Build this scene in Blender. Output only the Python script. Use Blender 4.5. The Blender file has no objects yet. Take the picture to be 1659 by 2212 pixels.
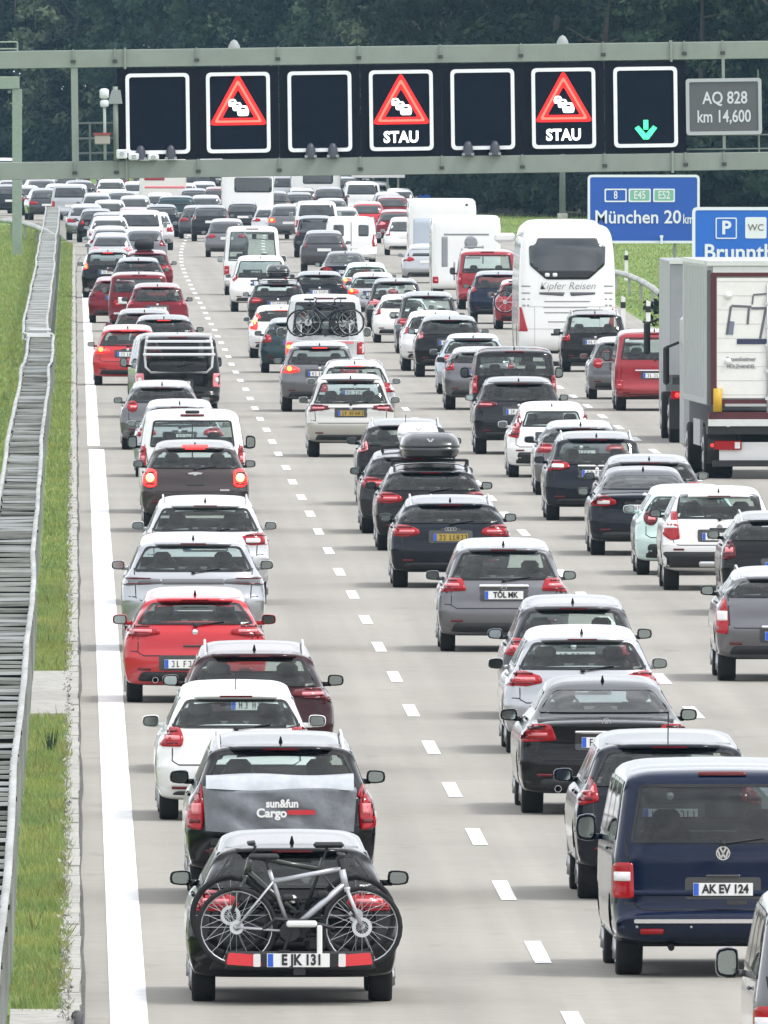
import bpy, math, random
import numpy as np
from mathutils import Vector, Matrix
from mathutils.geometry import delaunay_2d_cdt
from mathutils.bvhtree import BVHTree
R = random.Random(7)
NP = np.random.RandomState(5)
S = bpy.context.scene
C = S.collection
PI = math.pi
# ------------------------------------------------------------------ camera
F, CX, HY, CH = 58400.0, 160.0, 130.0, 8.0      # focal length, road vanishing column, horizon row, camera height
def G(x, y, z=0.0):
    Y = F * (CH - z) / (y - HY)
    return Vector(((x - CX) * Y / F, Y, z))
cam = bpy.data.cameras.new('camera')
cam.sensor_fit = 'VERTICAL'; cam.sensor_height = 24; cam.lens = F / 2212 * 24
cam.clip_start = 1; cam.clip_end = 9000
co = bpy.data.objects.new('camera', cam); C.objects.link(co)
co.location = (0, 0, CH)
co.rotation_euler = (PI / 2 - math.atan((1106 - HY) / F), 0, -math.atan((829.5 - CX) / F))
S.camera = co
# ------------------------------------------------------------------ sky, sun, exposure
SUN_EL, SUN_AZ = math.radians(58), math.radians(112)     # azimuth clockwise from +Y (ahead): right and a little behind
W = bpy.data.worlds.new('World'); S.world = W; W.use_nodes = True
nt = W.node_tree; nt.nodes.clear()
def N(t, ty, **kw):
    n = t.nodes.new(ty)
    for k, v in kw.items():
        if k.startswith('i_'):
            n.inputs[int(k[2:]) if k[2:].isdigit() else k[2:].replace('_', ' ')].default_value = v
        else: setattr(n, k, v)
    return n
sky = N(nt, 'ShaderNodeTexSky', sky_type='NISHITA', sun_disc=False, sun_elevation=SUN_EL, sun_rotation=SUN_AZ, dust_density=3.0)
tc = N(nt, 'ShaderNodeTexCoord')
mp = N(nt, 'ShaderNodeMapping'); mp.inputs['Scale'].default_value = (1, 1, 2.6)
nz = N(nt, 'ShaderNodeTexNoise', i_Scale=2.6, i_Detail=6.0, i_Roughness=.6)
cr = N(nt, 'ShaderNodeValToRGB'); cr.color_ramp.elements[0].position = .36; cr.color_ramp.elements[1].position = .62
cr.color_ramp.elements[0].color = (.55, .55, .55, 1); cr.color_ramp.elements[1].color = (1, 1, 1, 1)
nz2 = N(nt, 'ShaderNodeTexNoise', i_Scale=4.0, i_Detail=5.0, i_Roughness=.55)
cc = N(nt, 'ShaderNodeValToRGB'); cc.color_ramp.elements[0].position = .3; cc.color_ramp.elements[1].position = .7
cc.color_ramp.elements[0].color = (10.5, 11.0, 11.8, 1); cc.color_ramp.elements[1].color = (21, 21.4, 22, 1)
mx = N(nt, 'ShaderNodeMix', data_type='RGBA')
bg = N(nt, 'ShaderNodeBackground', i_Strength=.112)
ou = N(nt, 'ShaderNodeOutputWorld')
L_ = nt.links.new
L_(tc.outputs['Generated'], mp.inputs[0]); L_(mp.outputs[0], nz.inputs[0]); L_(mp.outputs[0], nz2.inputs[0])
L_(nz.outputs[0], cr.inputs[0]); L_(nz2.outputs[0], cc.inputs[0])
L_(cr.outputs[0], mx.inputs[0]); L_(sky.outputs[0], mx.inputs[6]); L_(cc.outputs[0], mx.inputs[7])
L_(mx.outputs[2], bg.inputs[0]); L_(bg.outputs[0], ou.inputs[0])
sl = bpy.data.lights.new('sun', 'SUN'); sl.energy = 2.1; sl.angle = math.radians(9); sl.color = (1, .965, .92)
so = bpy.data.objects.new('sun', sl); C.objects.link(so)
sd = Vector((math.sin(SUN_AZ) * math.cos(SUN_EL), math.cos(SUN_AZ) * math.cos(SUN_EL), math.sin(SUN_EL)))
so.rotation_euler = sd.to_track_quat('Z', 'Y').to_euler(); so.location = (60, 200, 90)
vs = S.view_settings; vs.view_transform = 'Standard'; vs.look = 'None'; vs.gamma = 1; vs.exposure = .05; vs.use_curve_mapping = False
S.cycles.max_bounces = 8; S.cycles.transparent_max_bounces = 24; S.cycles.volume_bounces = 0
S.cycles.glossy_bounces = 4; S.cycles.diffuse_bounces = 3; S.cycles.transmission_bounces = 4
S.cycles.caustics_reflective = False; S.cycles.caustics_refractive = False
S.cycles.use_adaptive_sampling = True; S.cycles.adaptive_threshold = .02
S.cycles.sample_clamp_indirect = 6
# ------------------------------------------------------------------ materials
MATS = {}
def mat(name, col=(.5, .5, .5), rough=.6, metal=0., coat=0., emit=None, es=0., spec=.5, var=0., vs_=8., bump=0., bs=30., dirt=0.):
    if name in MATS: return MATS[name]
    m = bpy.data.materials.new(name); m.use_nodes = True; t = m.node_tree
    p = t.nodes['Principled BSDF']
    p.inputs['Base Color'].default_value = (*col, 1); p.inputs['Roughness'].default_value = rough
    p.inputs['Metallic'].default_value = metal; p.inputs['Coat Weight'].default_value = coat; p.inputs['Coat Roughness'].default_value = .04
    p.inputs['Specular IOR Level'].default_value = spec
    if emit: p.inputs['Emission Color'].default_value = (*emit, 1); p.inputs['Emission Strength'].default_value = es
    if var or bump:
        tc = N(t, 'ShaderNodeTexCoord'); nz = N(t, 'ShaderNodeTexNoise', i_Scale=vs_, i_Detail=5.0, i_Roughness=.65)
        t.links.new(tc.outputs['Object'], nz.inputs[0])
        if var:
            mr = N(t, 'ShaderNodeMapRange'); mr.inputs['From Min'].default_value = .3; mr.inputs['From Max'].default_value = .7
            mr.inputs['To Min'].default_value = 1 - var; mr.inputs['To Max'].default_value = 1 + var
            mu = N(t, 'ShaderNodeMix', data_type='RGBA', blend_type='MULTIPLY'); mu.inputs[0].default_value = 1; mu.inputs[6].default_value = (*col, 1)
            t.links.new(nz.outputs[0], mr.inputs[0]); t.links.new(mr.outputs[0], mu.inputs[7]); t.links.new(mu.outputs[2], p.inputs['Base Color'])
        if bump:
            n2 = N(t, 'ShaderNodeTexNoise', i_Scale=bs, i_Detail=4.0); bp = N(t, 'ShaderNodeBump', i_Strength=bump, i_Distance=.02)
            t.links.new(tc.outputs['Object'], n2.inputs[0]); t.links.new(n2.outputs[0], bp.inputs['Height']); t.links.new(bp.outputs[0], p.inputs['Normal'])
    MATS[name] = m; return m
def paint(name, col, metal=.0, rough=.35):
    k = 'paint_' + name
    if k in MATS: return MATS[k]
    m = mat(k, col, rough, metal, coat=.85 if sum(col)<.25 else 1., spec=.06 if sum(col) < .25 else .4)
    t = m.node_tree; p = t.nodes['Principled BSDF']; p.inputs['Coat IOR'].default_value = 1.38 if sum(col) < .5 else 1.5
    tc = N(t, 'ShaderNodeTexCoord'); nz = N(t, 'ShaderNodeTexNoise', i_Scale=3.0, i_Detail=6.0, i_Roughness=.7)
    t.links.new(tc.outputs['Object'], nz.inputs[0])
    # road film: a thin grey dust, more of it low on the body
    sp = N(t, 'ShaderNodeSeparateXYZ'); t.links.new(tc.outputs['Object'], sp.inputs[0])
    mr = N(t, 'ShaderNodeMapRange'); mr.inputs['From Min'].default_value = .15; mr.inputs['From Max'].default_value = .75
    mr.inputs['To Min'].default_value = .14 if sum(col) < .25 else .45; mr.inputs['To Max'].default_value = .0
    t.links.new(sp.outputs[2], mr.inputs[0])
    ml = N(t, 'ShaderNodeMath', operation='MULTIPLY'); t.links.new(mr.outputs[0], ml.inputs[0]); t.links.new(nz.outputs[0], ml.inputs[1])
    m1 = N(t, 'ShaderNodeMix', data_type='RGBA'); m1.inputs[6].default_value = (*col, 1); m1.inputs[7].default_value = (.20, .19, .17, 1)
    t.links.new(ml.outputs[0], m1.inputs[0])
    ge = N(t, 'ShaderNodeNewGeometry'); m2 = N(t, 'ShaderNodeMix', data_type='RGBA'); m2.inputs[7].default_value = (.22, .22, .225, 1)
    t.links.new(ge.outputs['Backfacing'], m2.inputs[0]); t.links.new(m1.outputs[2], m2.inputs[6]); t.links.new(m2.outputs[2], p.inputs['Base Color'])
    rr = N(t, 'ShaderNodeMapRange'); rr.inputs['To Min'].default_value = .03; rr.inputs['To Max'].default_value = .12
    t.links.new(nz.outputs[0], rr.inputs[0]); t.links.new(rr.outputs[0], p.inputs['Coat Roughness'])
    return m
def glass(name, tint, refl=.06):
    if name in MATS: return MATS[name]
    m = bpy.data.materials.new(name); m.use_nodes = True; t = m.node_tree; t.nodes.clear()
    tr = N(t, 'ShaderNodeBsdfTransparent'); tr.inputs[0].default_value = (*tint, 1)
    gl = N(t, 'ShaderNodeBsdfGlossy'); gl.inputs['Roughness'].default_value = .03
    fr = N(t, 'ShaderNodeFresnel', i_IOR=1.55); ge = N(t, 'ShaderNodeNewGeometry'); io = N(t, 'ShaderNodeMapRange'); io.inputs['To Min'].default_value = 1.55; io.inputs['To Max'].default_value = 1 / 1.55; t.links.new(ge.outputs['Backfacing'], io.inputs[0]); t.links.new(io.outputs[0], fr.inputs[0]); ms = N(t, 'ShaderNodeMixShader'); o = N(t, 'ShaderNodeOutputMaterial')
    tc = N(t, 'ShaderNodeTexCoord'); nz = N(t, 'ShaderNodeTexNoise', i_Scale=6.0, i_Detail=5.0)
    df = N(t, 'ShaderNodeBsdfDiffuse'); df.inputs[0].default_value = (.3, .3, .28, 1)
    m2 = N(t, 'ShaderNodeMixShader'); mr = N(t, 'ShaderNodeMapRange'); mr.inputs['From Min'].default_value = .35; mr.inputs['To Max'].default_value = .10
    t.links.new(tc.outputs['Object'], nz.inputs[0]); t.links.new(nz.outputs[0], mr.inputs[0]); t.links.new(mr.outputs[0], m2.inputs[0])
    t.links.new(fr.outputs[0], ms.inputs[0]); t.links.new(tr.outputs[0], ms.inputs[1]); t.links.new(gl.outputs[0], ms.inputs[2])
    t.links.new(ms.outputs[0], m2.inputs[1]); t.links.new(df.outputs[0], m2.inputs[2]); t.links.new(m2.outputs[0], o.inputs[0])
    MATS[name] = m; return m
PAINT = {
 'black': ((.0022, .0022, .003), 0, .3), 'blackblue': ((.003, .005, .012), .1, .3), 'darkgrey': ((.018, .019, .023), .3, .35), 'grey': ((.070, .069, .075), .5, .35),
 'midgrey': ((.14, .14, .15), .6, .35), 'silver': ((.42, .43, .45), .7, .33), 'lightsilver': ((.55, .56, .57), .5, .35), 'white': ((.78, .78, .77), 0, .35), 'cream': ((.72, .71, .66), 0, .4),
 'red': ((.48, .004, .012), 0, .3), 'darkred': ((.15, .004, .012), .2, .3), 'maroonblack': ((.028, .003, .006), .2, .3), 'crimson': ((.30, .006, .015), .2, .3), 'blue': ((.0008, .0065, .030), .1, .28), 'darkblue': ((.006, .012, .032), .2, .3),
 'brown': ((.058, .046, .045), .4, .35), 'mint': ((.52, .68, .64), 0, .35), 'teal': ((.02, .045, .05), .3, .3), 'champagne': ((.50, .49, .45), .6, .35), 'paleblue': ((.40, .46, .52), .6, .33)}
def PT(n): c = PAINT[n]; return paint(n, c[0], c[1], c[2])
M_tyre = mat('tyre_rubber', (.012, .012, .013), .85, bump=.3, bs=60); M_rim = mat('rim_alloy', (.45, .45, .46), .3, .9)
M_black = mat('black_plastic', (.012, .012, .013), .55, var=.2); M_gloss = mat('gloss_black', (.004, .004, .005), .12, coat=1)
M_seal = mat('window_frit', (.003, .003, .004), .15); M_under = mat('underbody', (.012, .012, .012), .9)
M_red = mat('lamp_red', (.30, .003, .008), .12, coat=.7, spec=.1, emit=(.5, .005, .01), es=.10); M_redd = mat('lamp_dark_red', (.10, .002, .006), .12, coat=.7, spec=.1)
M_pink = mat('lamp_clear_red', (.75, .20, .22), .12, coat=1); M_white_l = mat('lamp_clear', (.72, .70, .70), .12, coat=1); M_smoke = mat('lamp_smoked', (.12, .12, .13), .12, coat=1)
M_brake = mat('lamp_brake_lit', (.8, .03, .03), .2, emit=(1, .03, .02), es=1.5); M_blink = mat('lamp_amber_lit', (1, .45, .1), .2, emit=(1, .30, .03), es=2.6)
M_hot = mat('lamp_lit_core', (1, .8, .5), .2, emit=(1, .42, .07), es=2.8)
M_chrome = mat('chrome', (.75, .75, .77), .12, 1.0); M_alu = mat('aluminium', (.62, .63, .65), .35, .9)
M_plate = mat('plate_white', (.78, .78, .76), .4); M_platey = mat('plate_yellow', (.40, .28, .05), .5); M_eu = mat('plate_blue', (.02, .10, .55), .4); M_ink = mat('plate_ink', (.015, .015, .02), .5)
M_seat = mat('seat_fabric', (.06, .062, .068), .9, var=.3); M_liner = mat('cabin_trim', (.13, .13, .135), .9)
M_glass = glass('window_glass', (.78, .86, .84)); M_priv = glass('privacy_glass', (.16, .19, .20)); M_mid = glass('tinted_glass', (.50, .58, .58))
M_mglass = mat('mirror_glass', (.36, .41, .41), .05, 1.0); M_white = mat('white_plastic', (.75, .75, .74), .5); M_fab = mat('grey_tarpaulin', (.20, .215, .235), .6, var=.15, vs_=5, bump=.4, bs=9)
# ------------------------------------------------------------------ object helpers
def link(name, me, parent=None, loc=None, rot=None):
    o = bpy.data.objects.new(name, me); C.objects.link(o)
    if parent is not None: o.parent = parent
    if loc is not None: o.location = loc
    if rot is not None: o.rotation_euler = rot
    return o
def thing(name, label, cat, loc=(0, 0, 0), rz=0., group=None):
    o = link(name, None, None, loc, (0, 0, rz)); o.empty_display_size = .3
    o['label'] = label; o['category'] = cat
    if group: o['group'] = group
    return o
def tag(o, label=None, cat=None, group=None, kind=None):
    for k, v in (('label', label), ('category', cat), ('group', group), ('kind', kind)):
        if v: o[k] = v
    return o
def mesh(name, v, f, m=None, smooth=False):
    me = bpy.data.meshes.new(name); me.from_pydata(v, [], f)
    if m is not None:
        for q in (m if isinstance(m, (list, tuple)) else [m]): me.materials.append(q)
    if smooth: me.polygons.foreach_set('use_smooth', [True] * len(me.polygons))
    return me
class MB:
    def __init__(s): s.v = []; s.f = []
    def add(s, v, f):
        n = len(s.v); s.v += [tuple(p) for p in v]; s.f += [tuple(i + n for i in q) for q in f]; return s
    def box(s, c, d, M=None, bev=0.):
        x, y, z = d[0] / 2, d[1] / 2, d[2] / 2
        if bev:
            b = min(bev, x * .9, y * .9, z * .9); vs = []
            for sx in (-1, 1):
                for sy in (-1, 1):
                    for sz in (-1, 1):
                        vs += [Vector((sx * x, sy * (y - b), sz * (z - b))), Vector((sx * (x - b), sy * y, sz * (z - b))), Vector((sx * (x - b), sy * (y - b), sz * z))]
            def i(sx, sy, sz, k): return ((sx > 0) * 4 + (sy > 0) * 2 + (sz > 0)) * 3 + k
            fs = []
            for sx in (-1, 1): fs.append([i(sx, -1, -1, 0), i(sx, 1, -1, 0), i(sx, 1, 1, 0), i(sx, -1, 1, 0)][::sx])
            for sy in (-1, 1): fs.append([i(1, sy, -1, 1), i(-1, sy, -1, 1), i(-1, sy, 1, 1), i(1, sy, 1, 1)][::sy])
            for sz in (-1, 1): fs.append([i(-1, -1, sz, 2), i(1, -1, sz, 2), i(1, 1, sz, 2), i(-1, 1, sz, 2)][::sz])
            for a in (-1, 1):
                for b_ in (-1, 1):
                    fs.append([i(a, b_, -1, 0), i(a, b_, 1, 0), i(a, b_, 1, 1), i(a, b_, -1, 1)][::-a * b_])
                    fs.append([i(a, -1, b_, 0), i(a, 1, b_, 0), i(a, 1, b_, 2), i(a, -1, b_, 2)][::a * b_])
                    fs.append([i(-1, a, b_, 1), i(1, a, b_, 1), i(1, a, b_, 2), i(-1, a, b_, 2)][::-a * b_])
                    for c_ in (-1, 1): fs.append([i(a, b_, c_, 0), i(a, b_, c_, 1), i(a, b_, c_, 2)][::a * b_ * c_])
            fs = [f if True else f for f in fs]
        else:
            vs = [Vector((sx * x, sy * y, sz * z)) for sx in (-1, 1) for sy in (-1, 1) for sz in (-1, 1)]
            fs = [(0, 1, 3, 2), (4, 6, 7, 5), (0, 4, 5, 1), (2, 3, 7, 6), (0, 2, 6, 4), (1, 5, 7, 3)]
        c = Vector(c)
        vs = [(M @ v if M else v) + c for v in vs]
        return s.add(vs, fs)
    def tube(s, pts, r, n=8, closed=False, cap=True):
        pts = [Vector(p) for p in pts]; k = len(pts); rr = r if isinstance(r, (list, tuple)) else [r] * k
        v = []; f = []; up = None
        for i, p in enumerate(pts):
            a = pts[(i - 1) % k] if (i > 0 or closed) else p; b = pts[(i + 1) % k] if (i < k - 1 or closed) else p
            d = (b - a).normalized()
            if up is None: up = Vector((0, 0, 1)) if abs(d.z) < .9 else Vector((1, 0, 0))
            e1 = d.cross(up)
            if e1.length < 1e-5: e1 = d.orthogonal()
            e1.normalize(); e2 = d.cross(e1).normalized(); up = e2 * -1 if False else up
            for j in range(n):
                t = 2 * PI * j / n; v.append(p + (e1 * math.cos(t) + e2 * math.sin(t)) * rr[i])
        for i in range(k if closed else k - 1):
            for j in range(n):
                i2 = (i + 1) % k; f.append((i * n + j, i * n + (j + 1) % n, i2 * n + (j + 1) % n, i2 * n + j))
        if cap and not closed: f.append(tuple(range(n))[::-1]); f.append(tuple((k - 1) * n + j for j in range(n)))
        return s.add(v, f)
    def lathe(s, prof, n=24, M=None, axis='x'):   # prof: (radius, axial)
        v = []; f = []
        for r_, a in prof:
            for j in range(n):
                t = 2 * PI * j / n; p = Vector((a, r_ * math.cos(t), r_ * math.sin(t))) if axis == 'x' else (Vector((r_ * math.cos(t), r_ * math.sin(t), a)) if axis == 'z' else Vector((r_ * math.cos(t), a, r_ * math.sin(t))))
                v.append(M @ p if M else p)
        for i in range(len(prof) - 1):
            for j in range(n): f.append((i * n + j, i * n + (j + 1) % n, (i + 1) * n + (j + 1) % n, (i + 1) * n + j))
        return s.add(v, f)
    def prism(s, poly, y0, y1):     # polygon in (x,z) extruded along y
        n = len(poly); v = [(x, y0, z) for x, z in poly] + [(x, y1, z) for x, z in poly]
        f = [tuple(range(n)), tuple(range(2 * n - 1, n - 1, -1))] + [(i, i + n, (i + 1) % n + n, (i + 1) % n) for i in range(n)]
        return s.add(v, f)
    def ring(s, outer, inner, y0, y1):
        n = len(outer); v = [(x, y0, z) for x, z in outer] + [(x, y0, z) for x, z in inner] + [(x, y1, z) for x, z in outer] + [(x, y1, z) for x, z in inner]; f = []
        for i in range(n):
            j = (i + 1) % n; f += [(i, j, n + j, n + i), (2 * n + i, 3 * n + i, 3 * n + j, 2 * n + j), (i, 2 * n + i, 2 * n + j, j), (n + i, n + j, 3 * n + j, 3 * n + i)]
        return s.add(v, f)
    def build(s, name, m, parent=None, smooth=False, loc=None, rot=None): return link(name, mesh(name, s.v, s.f, m, smooth), parent, loc, rot)
def rpoly(pts, r, n=4):
    out = []; k = len(pts)
    for i in range(k):
        p0, p, p1 = Vector(pts[i - 1]), Vector(pts[i]), Vector(pts[(i + 1) % k])
        a = (p0 - p); b = (p1 - p); q = min(r, a.length * .45, b.length * .45)
        A = p + a.normalized() * q; B = p + b.normalized() * q
        for j in range(n + 1):
            t = j / n; out.append(tuple((1 - t) ** 2 * A + 2 * t * (1 - t) * p + t * t * B))
    return out
def rrect(cx, cz, w, h, r, n=4): return rpoly([(cx - w / 2, cz - h / 2), (cx + w / 2, cz - h / 2), (cx + w / 2, cz + h / 2), (cx - w / 2, cz + h / 2)], r, n)
def circ(cx, cz, r, n=20, rz=None): return [(cx + r * math.cos(2 * PI * i / n), cz + (rz or r) * math.sin(2 * PI * i / n)) for i in range(n)]
def text(name, body, size, m, parent, loc, rx=PI / 2, rz=0., bold=.0, align='CENTER', sx=1., ext=.002, space=1.):
    cu = bpy.data.curves.new(name, 'FONT'); cu.body = body; cu.size = size; cu.align_x = align; cu.align_y = 'CENTER'
    cu.offset = bold; cu.extrude = ext; cu.resolution_u = 3; cu.space_character = space; cu.materials.append(m)
    o = link(name, cu, parent, loc, (rx, 0, rz)); o.scale = (sx, 1, 1); return o
def inpoly(P, x, y):
    P = np.asarray(P); x = np.asarray(x, float); y = np.asarray(y, float); ins = np.zeros(x.shape, bool)
    x0, y0 = P[:, 0], P[:, 1]; x1, y1 = np.roll(x0, -1), np.roll(y0, -1)
    for a, b, c, d in zip(x0, y0, x1, y1):
        if b == d: continue
        m_ = ((b > y) != (d > y)) & (x < (c - a) * (y - b) / (d - b) + a); ins ^= m_
    return ins
def shrink(P, d):
    P = [Vector(p) for p in P]; c = sum(P, Vector((0, 0))) / len(P); out = []
    ar = sum(P[i - 1].cross(P[i]) for i in range(len(P)))
    sg = 1 if ar > 0 else -1; n = len(P)
    for i in range(n):
        e = (P[(i + 1) % n] - P[i - 1]).normalized(); out.append(P[i] + Vector((-e.y, e.x)) * d * sg)
    return [tuple(p) for p in out]
# ------------------------------------------------------------------ vehicle bodies
def crom(pts, res):
    P = [np.array(p, float) for p in pts]; n = len(P); out = []
    for i in range(n):
        p0, p1, p2, p3 = P[i - 1], P[i], P[(i + 1) % n], P[(i + 2) % n]
        d = lambda a, b: max(np.linalg.norm(b - a) ** .5, 1e-3)
        t1 = d(p0, p1); t2 = t1 + d(p1, p2); t3 = t2 + d(p2, p3); k = max(1, int(math.ceil(np.linalg.norm(p2 - p1) / res)))
        for j in range(k):
            t = t1 + (t2 - t1) * j / k
            a1 = (t1 - t) / t1 * p0 + t / t1 * p1; a2 = (t2 - t) / (t2 - t1) * p1 + (t - t1) / (t2 - t1) * p2; a3 = (t3 - t) / (t3 - t2) * p2 + (t - t2) / (t3 - t2) * p3
            b1 = (t2 - t) / t2 * a1 + t / t2 * a2; b2 = (t3 - t) / (t3 - t1) * a2 + (t - t1) / (t3 - t1) * a3
            out.append((t2 - t) / (t2 - t1) * b1 + (t - t1) / (t2 - t1) * b2)
    return np.array(out)
def kindspec(kind, H, w, L=None):
    k = {}
    if kind == 'hatch':
        L = L or 4.2; zb = .97
        pr = [(.16, .24), (.08, .29), (.02, .38), (0, .50), (.01, .61), (.045, .68), (.055, .80), (.085, .90), (.14, .96), (.28, 1.14), (.43, H - .185), (.49, H - .13), (.62, H - .105), (1.0, H - .06), (1.4, H - .02), (1.85, H), (2.2, H - .02), (2.45, H - .09), (3.05, 1.06), (3.2, .99), (3.7, .90), (L - .22, .76), (L - .04, .62), (L, .46), (L - .05, .30), (L - .2, .26), (L - .9, .245), (.95, .25)]
        wt = [(0, .88), (.25, .93), (.35, .975), (.55, 1), (.74, .99), (.86, .95), (.95, .87), (1.05, .82), (H - .2, .715), (H - .08, .66), (H, .61)]
        k.update(win=(zb + .01, H - .185, .93, .89), axle=.78, fax=L - .85, roofr=(.5, 2.15), top=.12)
    elif kind in ('suv', 'wagon'):
        L = L or 4.6; b = .10 if kind == 'suv' else .0; zb = .98 + b
        pr = [(.18, .26 + b * .5), (.08, .31 + b * .6), (.02, .42 + b), (0, .54 + b), (.01, .64 + b), (.05, .71 + b), (.06, .84 + b), (.085, .92 + b), (.13, .98 + b), (.26, 1.14 + b), (.41, H - .175), (.48, H - .12), (.62, H - .10), (1.1, H - .055), (1.6, H - .018), (2.1, H), (2.45, H - .02), (2.75, H - .10), (3.4, 1.08 + b), (3.55, 1.02 + b), (4.0, .95 + b), (L - .22, .80 + b), (L - .04, .66 + b), (L, .5 + b), (L - .05, .3 + b), (L - .2, .27 + b * .4), (L - .9, .25 + b * .4), (1.0, .26 + b * .4)]
        wt = [(0, .88), (.28, .93), (.4 + b, .98), (.58 + b, 1), (.76 + b, .99), (.89 + b, .96), (.98 + b, .89), (1.07 + b, .845), (H - .2, .75), (H - .08, .70), (H, .64)]
        k.update(win=(zb + .01, H - .175, .93, .90), axle=.85, fax=L - .88, roofr=(.5, 2.6), top=.12)
    elif kind == 'sedan':
        L = L or 4.8; zb = 1.0
        pr = [(.2, .24), (.08, .28), (.02, .38), (0, .5), (.01, .62), (.05, .70), (.05, .86), (.02, .965), (.10, 1.0), (.45, 1.03), (.62, 1.05), (1.0, 1.21), (1.34, H - .13), (1.55, H - .075), (1.9, H - .03), (2.3, H), (2.45, H - .01), (2.7, H - .05), (3.5, 1.06), (3.65, 1.0), (4.1, .93), (L - .22, .78), (L - .04, .62), (L, .46), (L - .05, .30), (L - .2, .26), (L - 1, .245), (1.1, .25)]
        wt = [(0, .88), (.25, .93), (.36, .975), (.58, 1), (.78, .99), (.90, .945), (.99, .86), (1.06, .80), (H - .2, .69), (H - .08, .63), (H, .57)]
        k.update(win=(zb + .075, H - .125, .97, .90), axle=1.0, fax=L - .85, roofr=(1.4, 2.6), top=.1)
    elif kind == 'van':
        L = L or 4.9; zb = 1.13
        pr = [(.2, .30), (.08, .33), (.0, .40), (-.02, .52), (.0, .565), (.07, .60), (.085, .72), (.09, 1.08), (.10, zb), (.15, 1.4), (.22, H - .17), (.30, H - .085), (.7, H - .035), (1.5, H), (2.7, H - .01), (3.3, H - .12), (4.0, 1.25), (4.15, 1.15), (4.5, 1.0), (L - .08, .75), (L, .5), (L - .05, .3), (L - .2, .29), (L - .9, .28), (1.0, .28)]
        wt = [(0, .88), (.30, .93), (.42, .985), (.6, 1), (1.05, .99), (1.2, .965), (H - .25, .90), (H - .10, .86), (H, .80)]
        k.update(win=(zb + .05, H - .18, .87, .86), axle=.95, fax=L - .95, roofr=(.4, 3.1), top=.1)
    elif kind == 'box':        # motorhome, panel truck body
        L = L or 6.5; zb = 1.6
        pr = [(.1, .42), (.03, .46), (0, .55), (0, .9), (.01, 1.6), (.02, 2.2), (.05, H - .12), (.12, H - .04), (.6, H), (L / 2, H), (L - 1.6, H), (L - 1.1, H - .3), (L - .9, 2.0), (L - .5, 1.2), (L - .05, 1.0), (L, .6), (L - .05, .4), (L - .8, .36), (1.2, .38)]
        wt = [(0, .93), (.4, .97), (.55, 1), (2, 1), (H - .2, .99), (H, .95)]
        k.update(win=(1.55, 2.15, .72, .72), axle=1.6, fax=L - 1.0, roofr=(.4, L - 2), top=.05)
    elif kind == 'coach':
        L = 11.5; zb = 1.9
        pr = [(.25, .40), (.08, .44), (.0, .6), (0, .95), (.03, 1.5), (.06, 2.0), (.12, 2.6), (.2, 3.2), (.32, H - .14), (.5, H - .04), (1.2, H), (L / 2, H), (L - .8, H - .02), (L - .35, H - .3), (L - .1, 2.2), (L, 1.2), (L - .02, .5), (L - .2, .38), (L - 2.5, .34), (3.0, .34)]
        wt = [(0, .95), (.5, .99), (1, 1), (2.3, .985), (3.0, .955), (H - .3, .91), (H - .12, .84), (H, .72)]
        k.update(win=(2.3, 3.28, .8, .7), axle=3.0, fax=L - 2.6, roofr=(.4, L - 2), top=.1)
    k.update(L=L, zb=zb, prof=pr, wt=wt)
    return k
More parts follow.
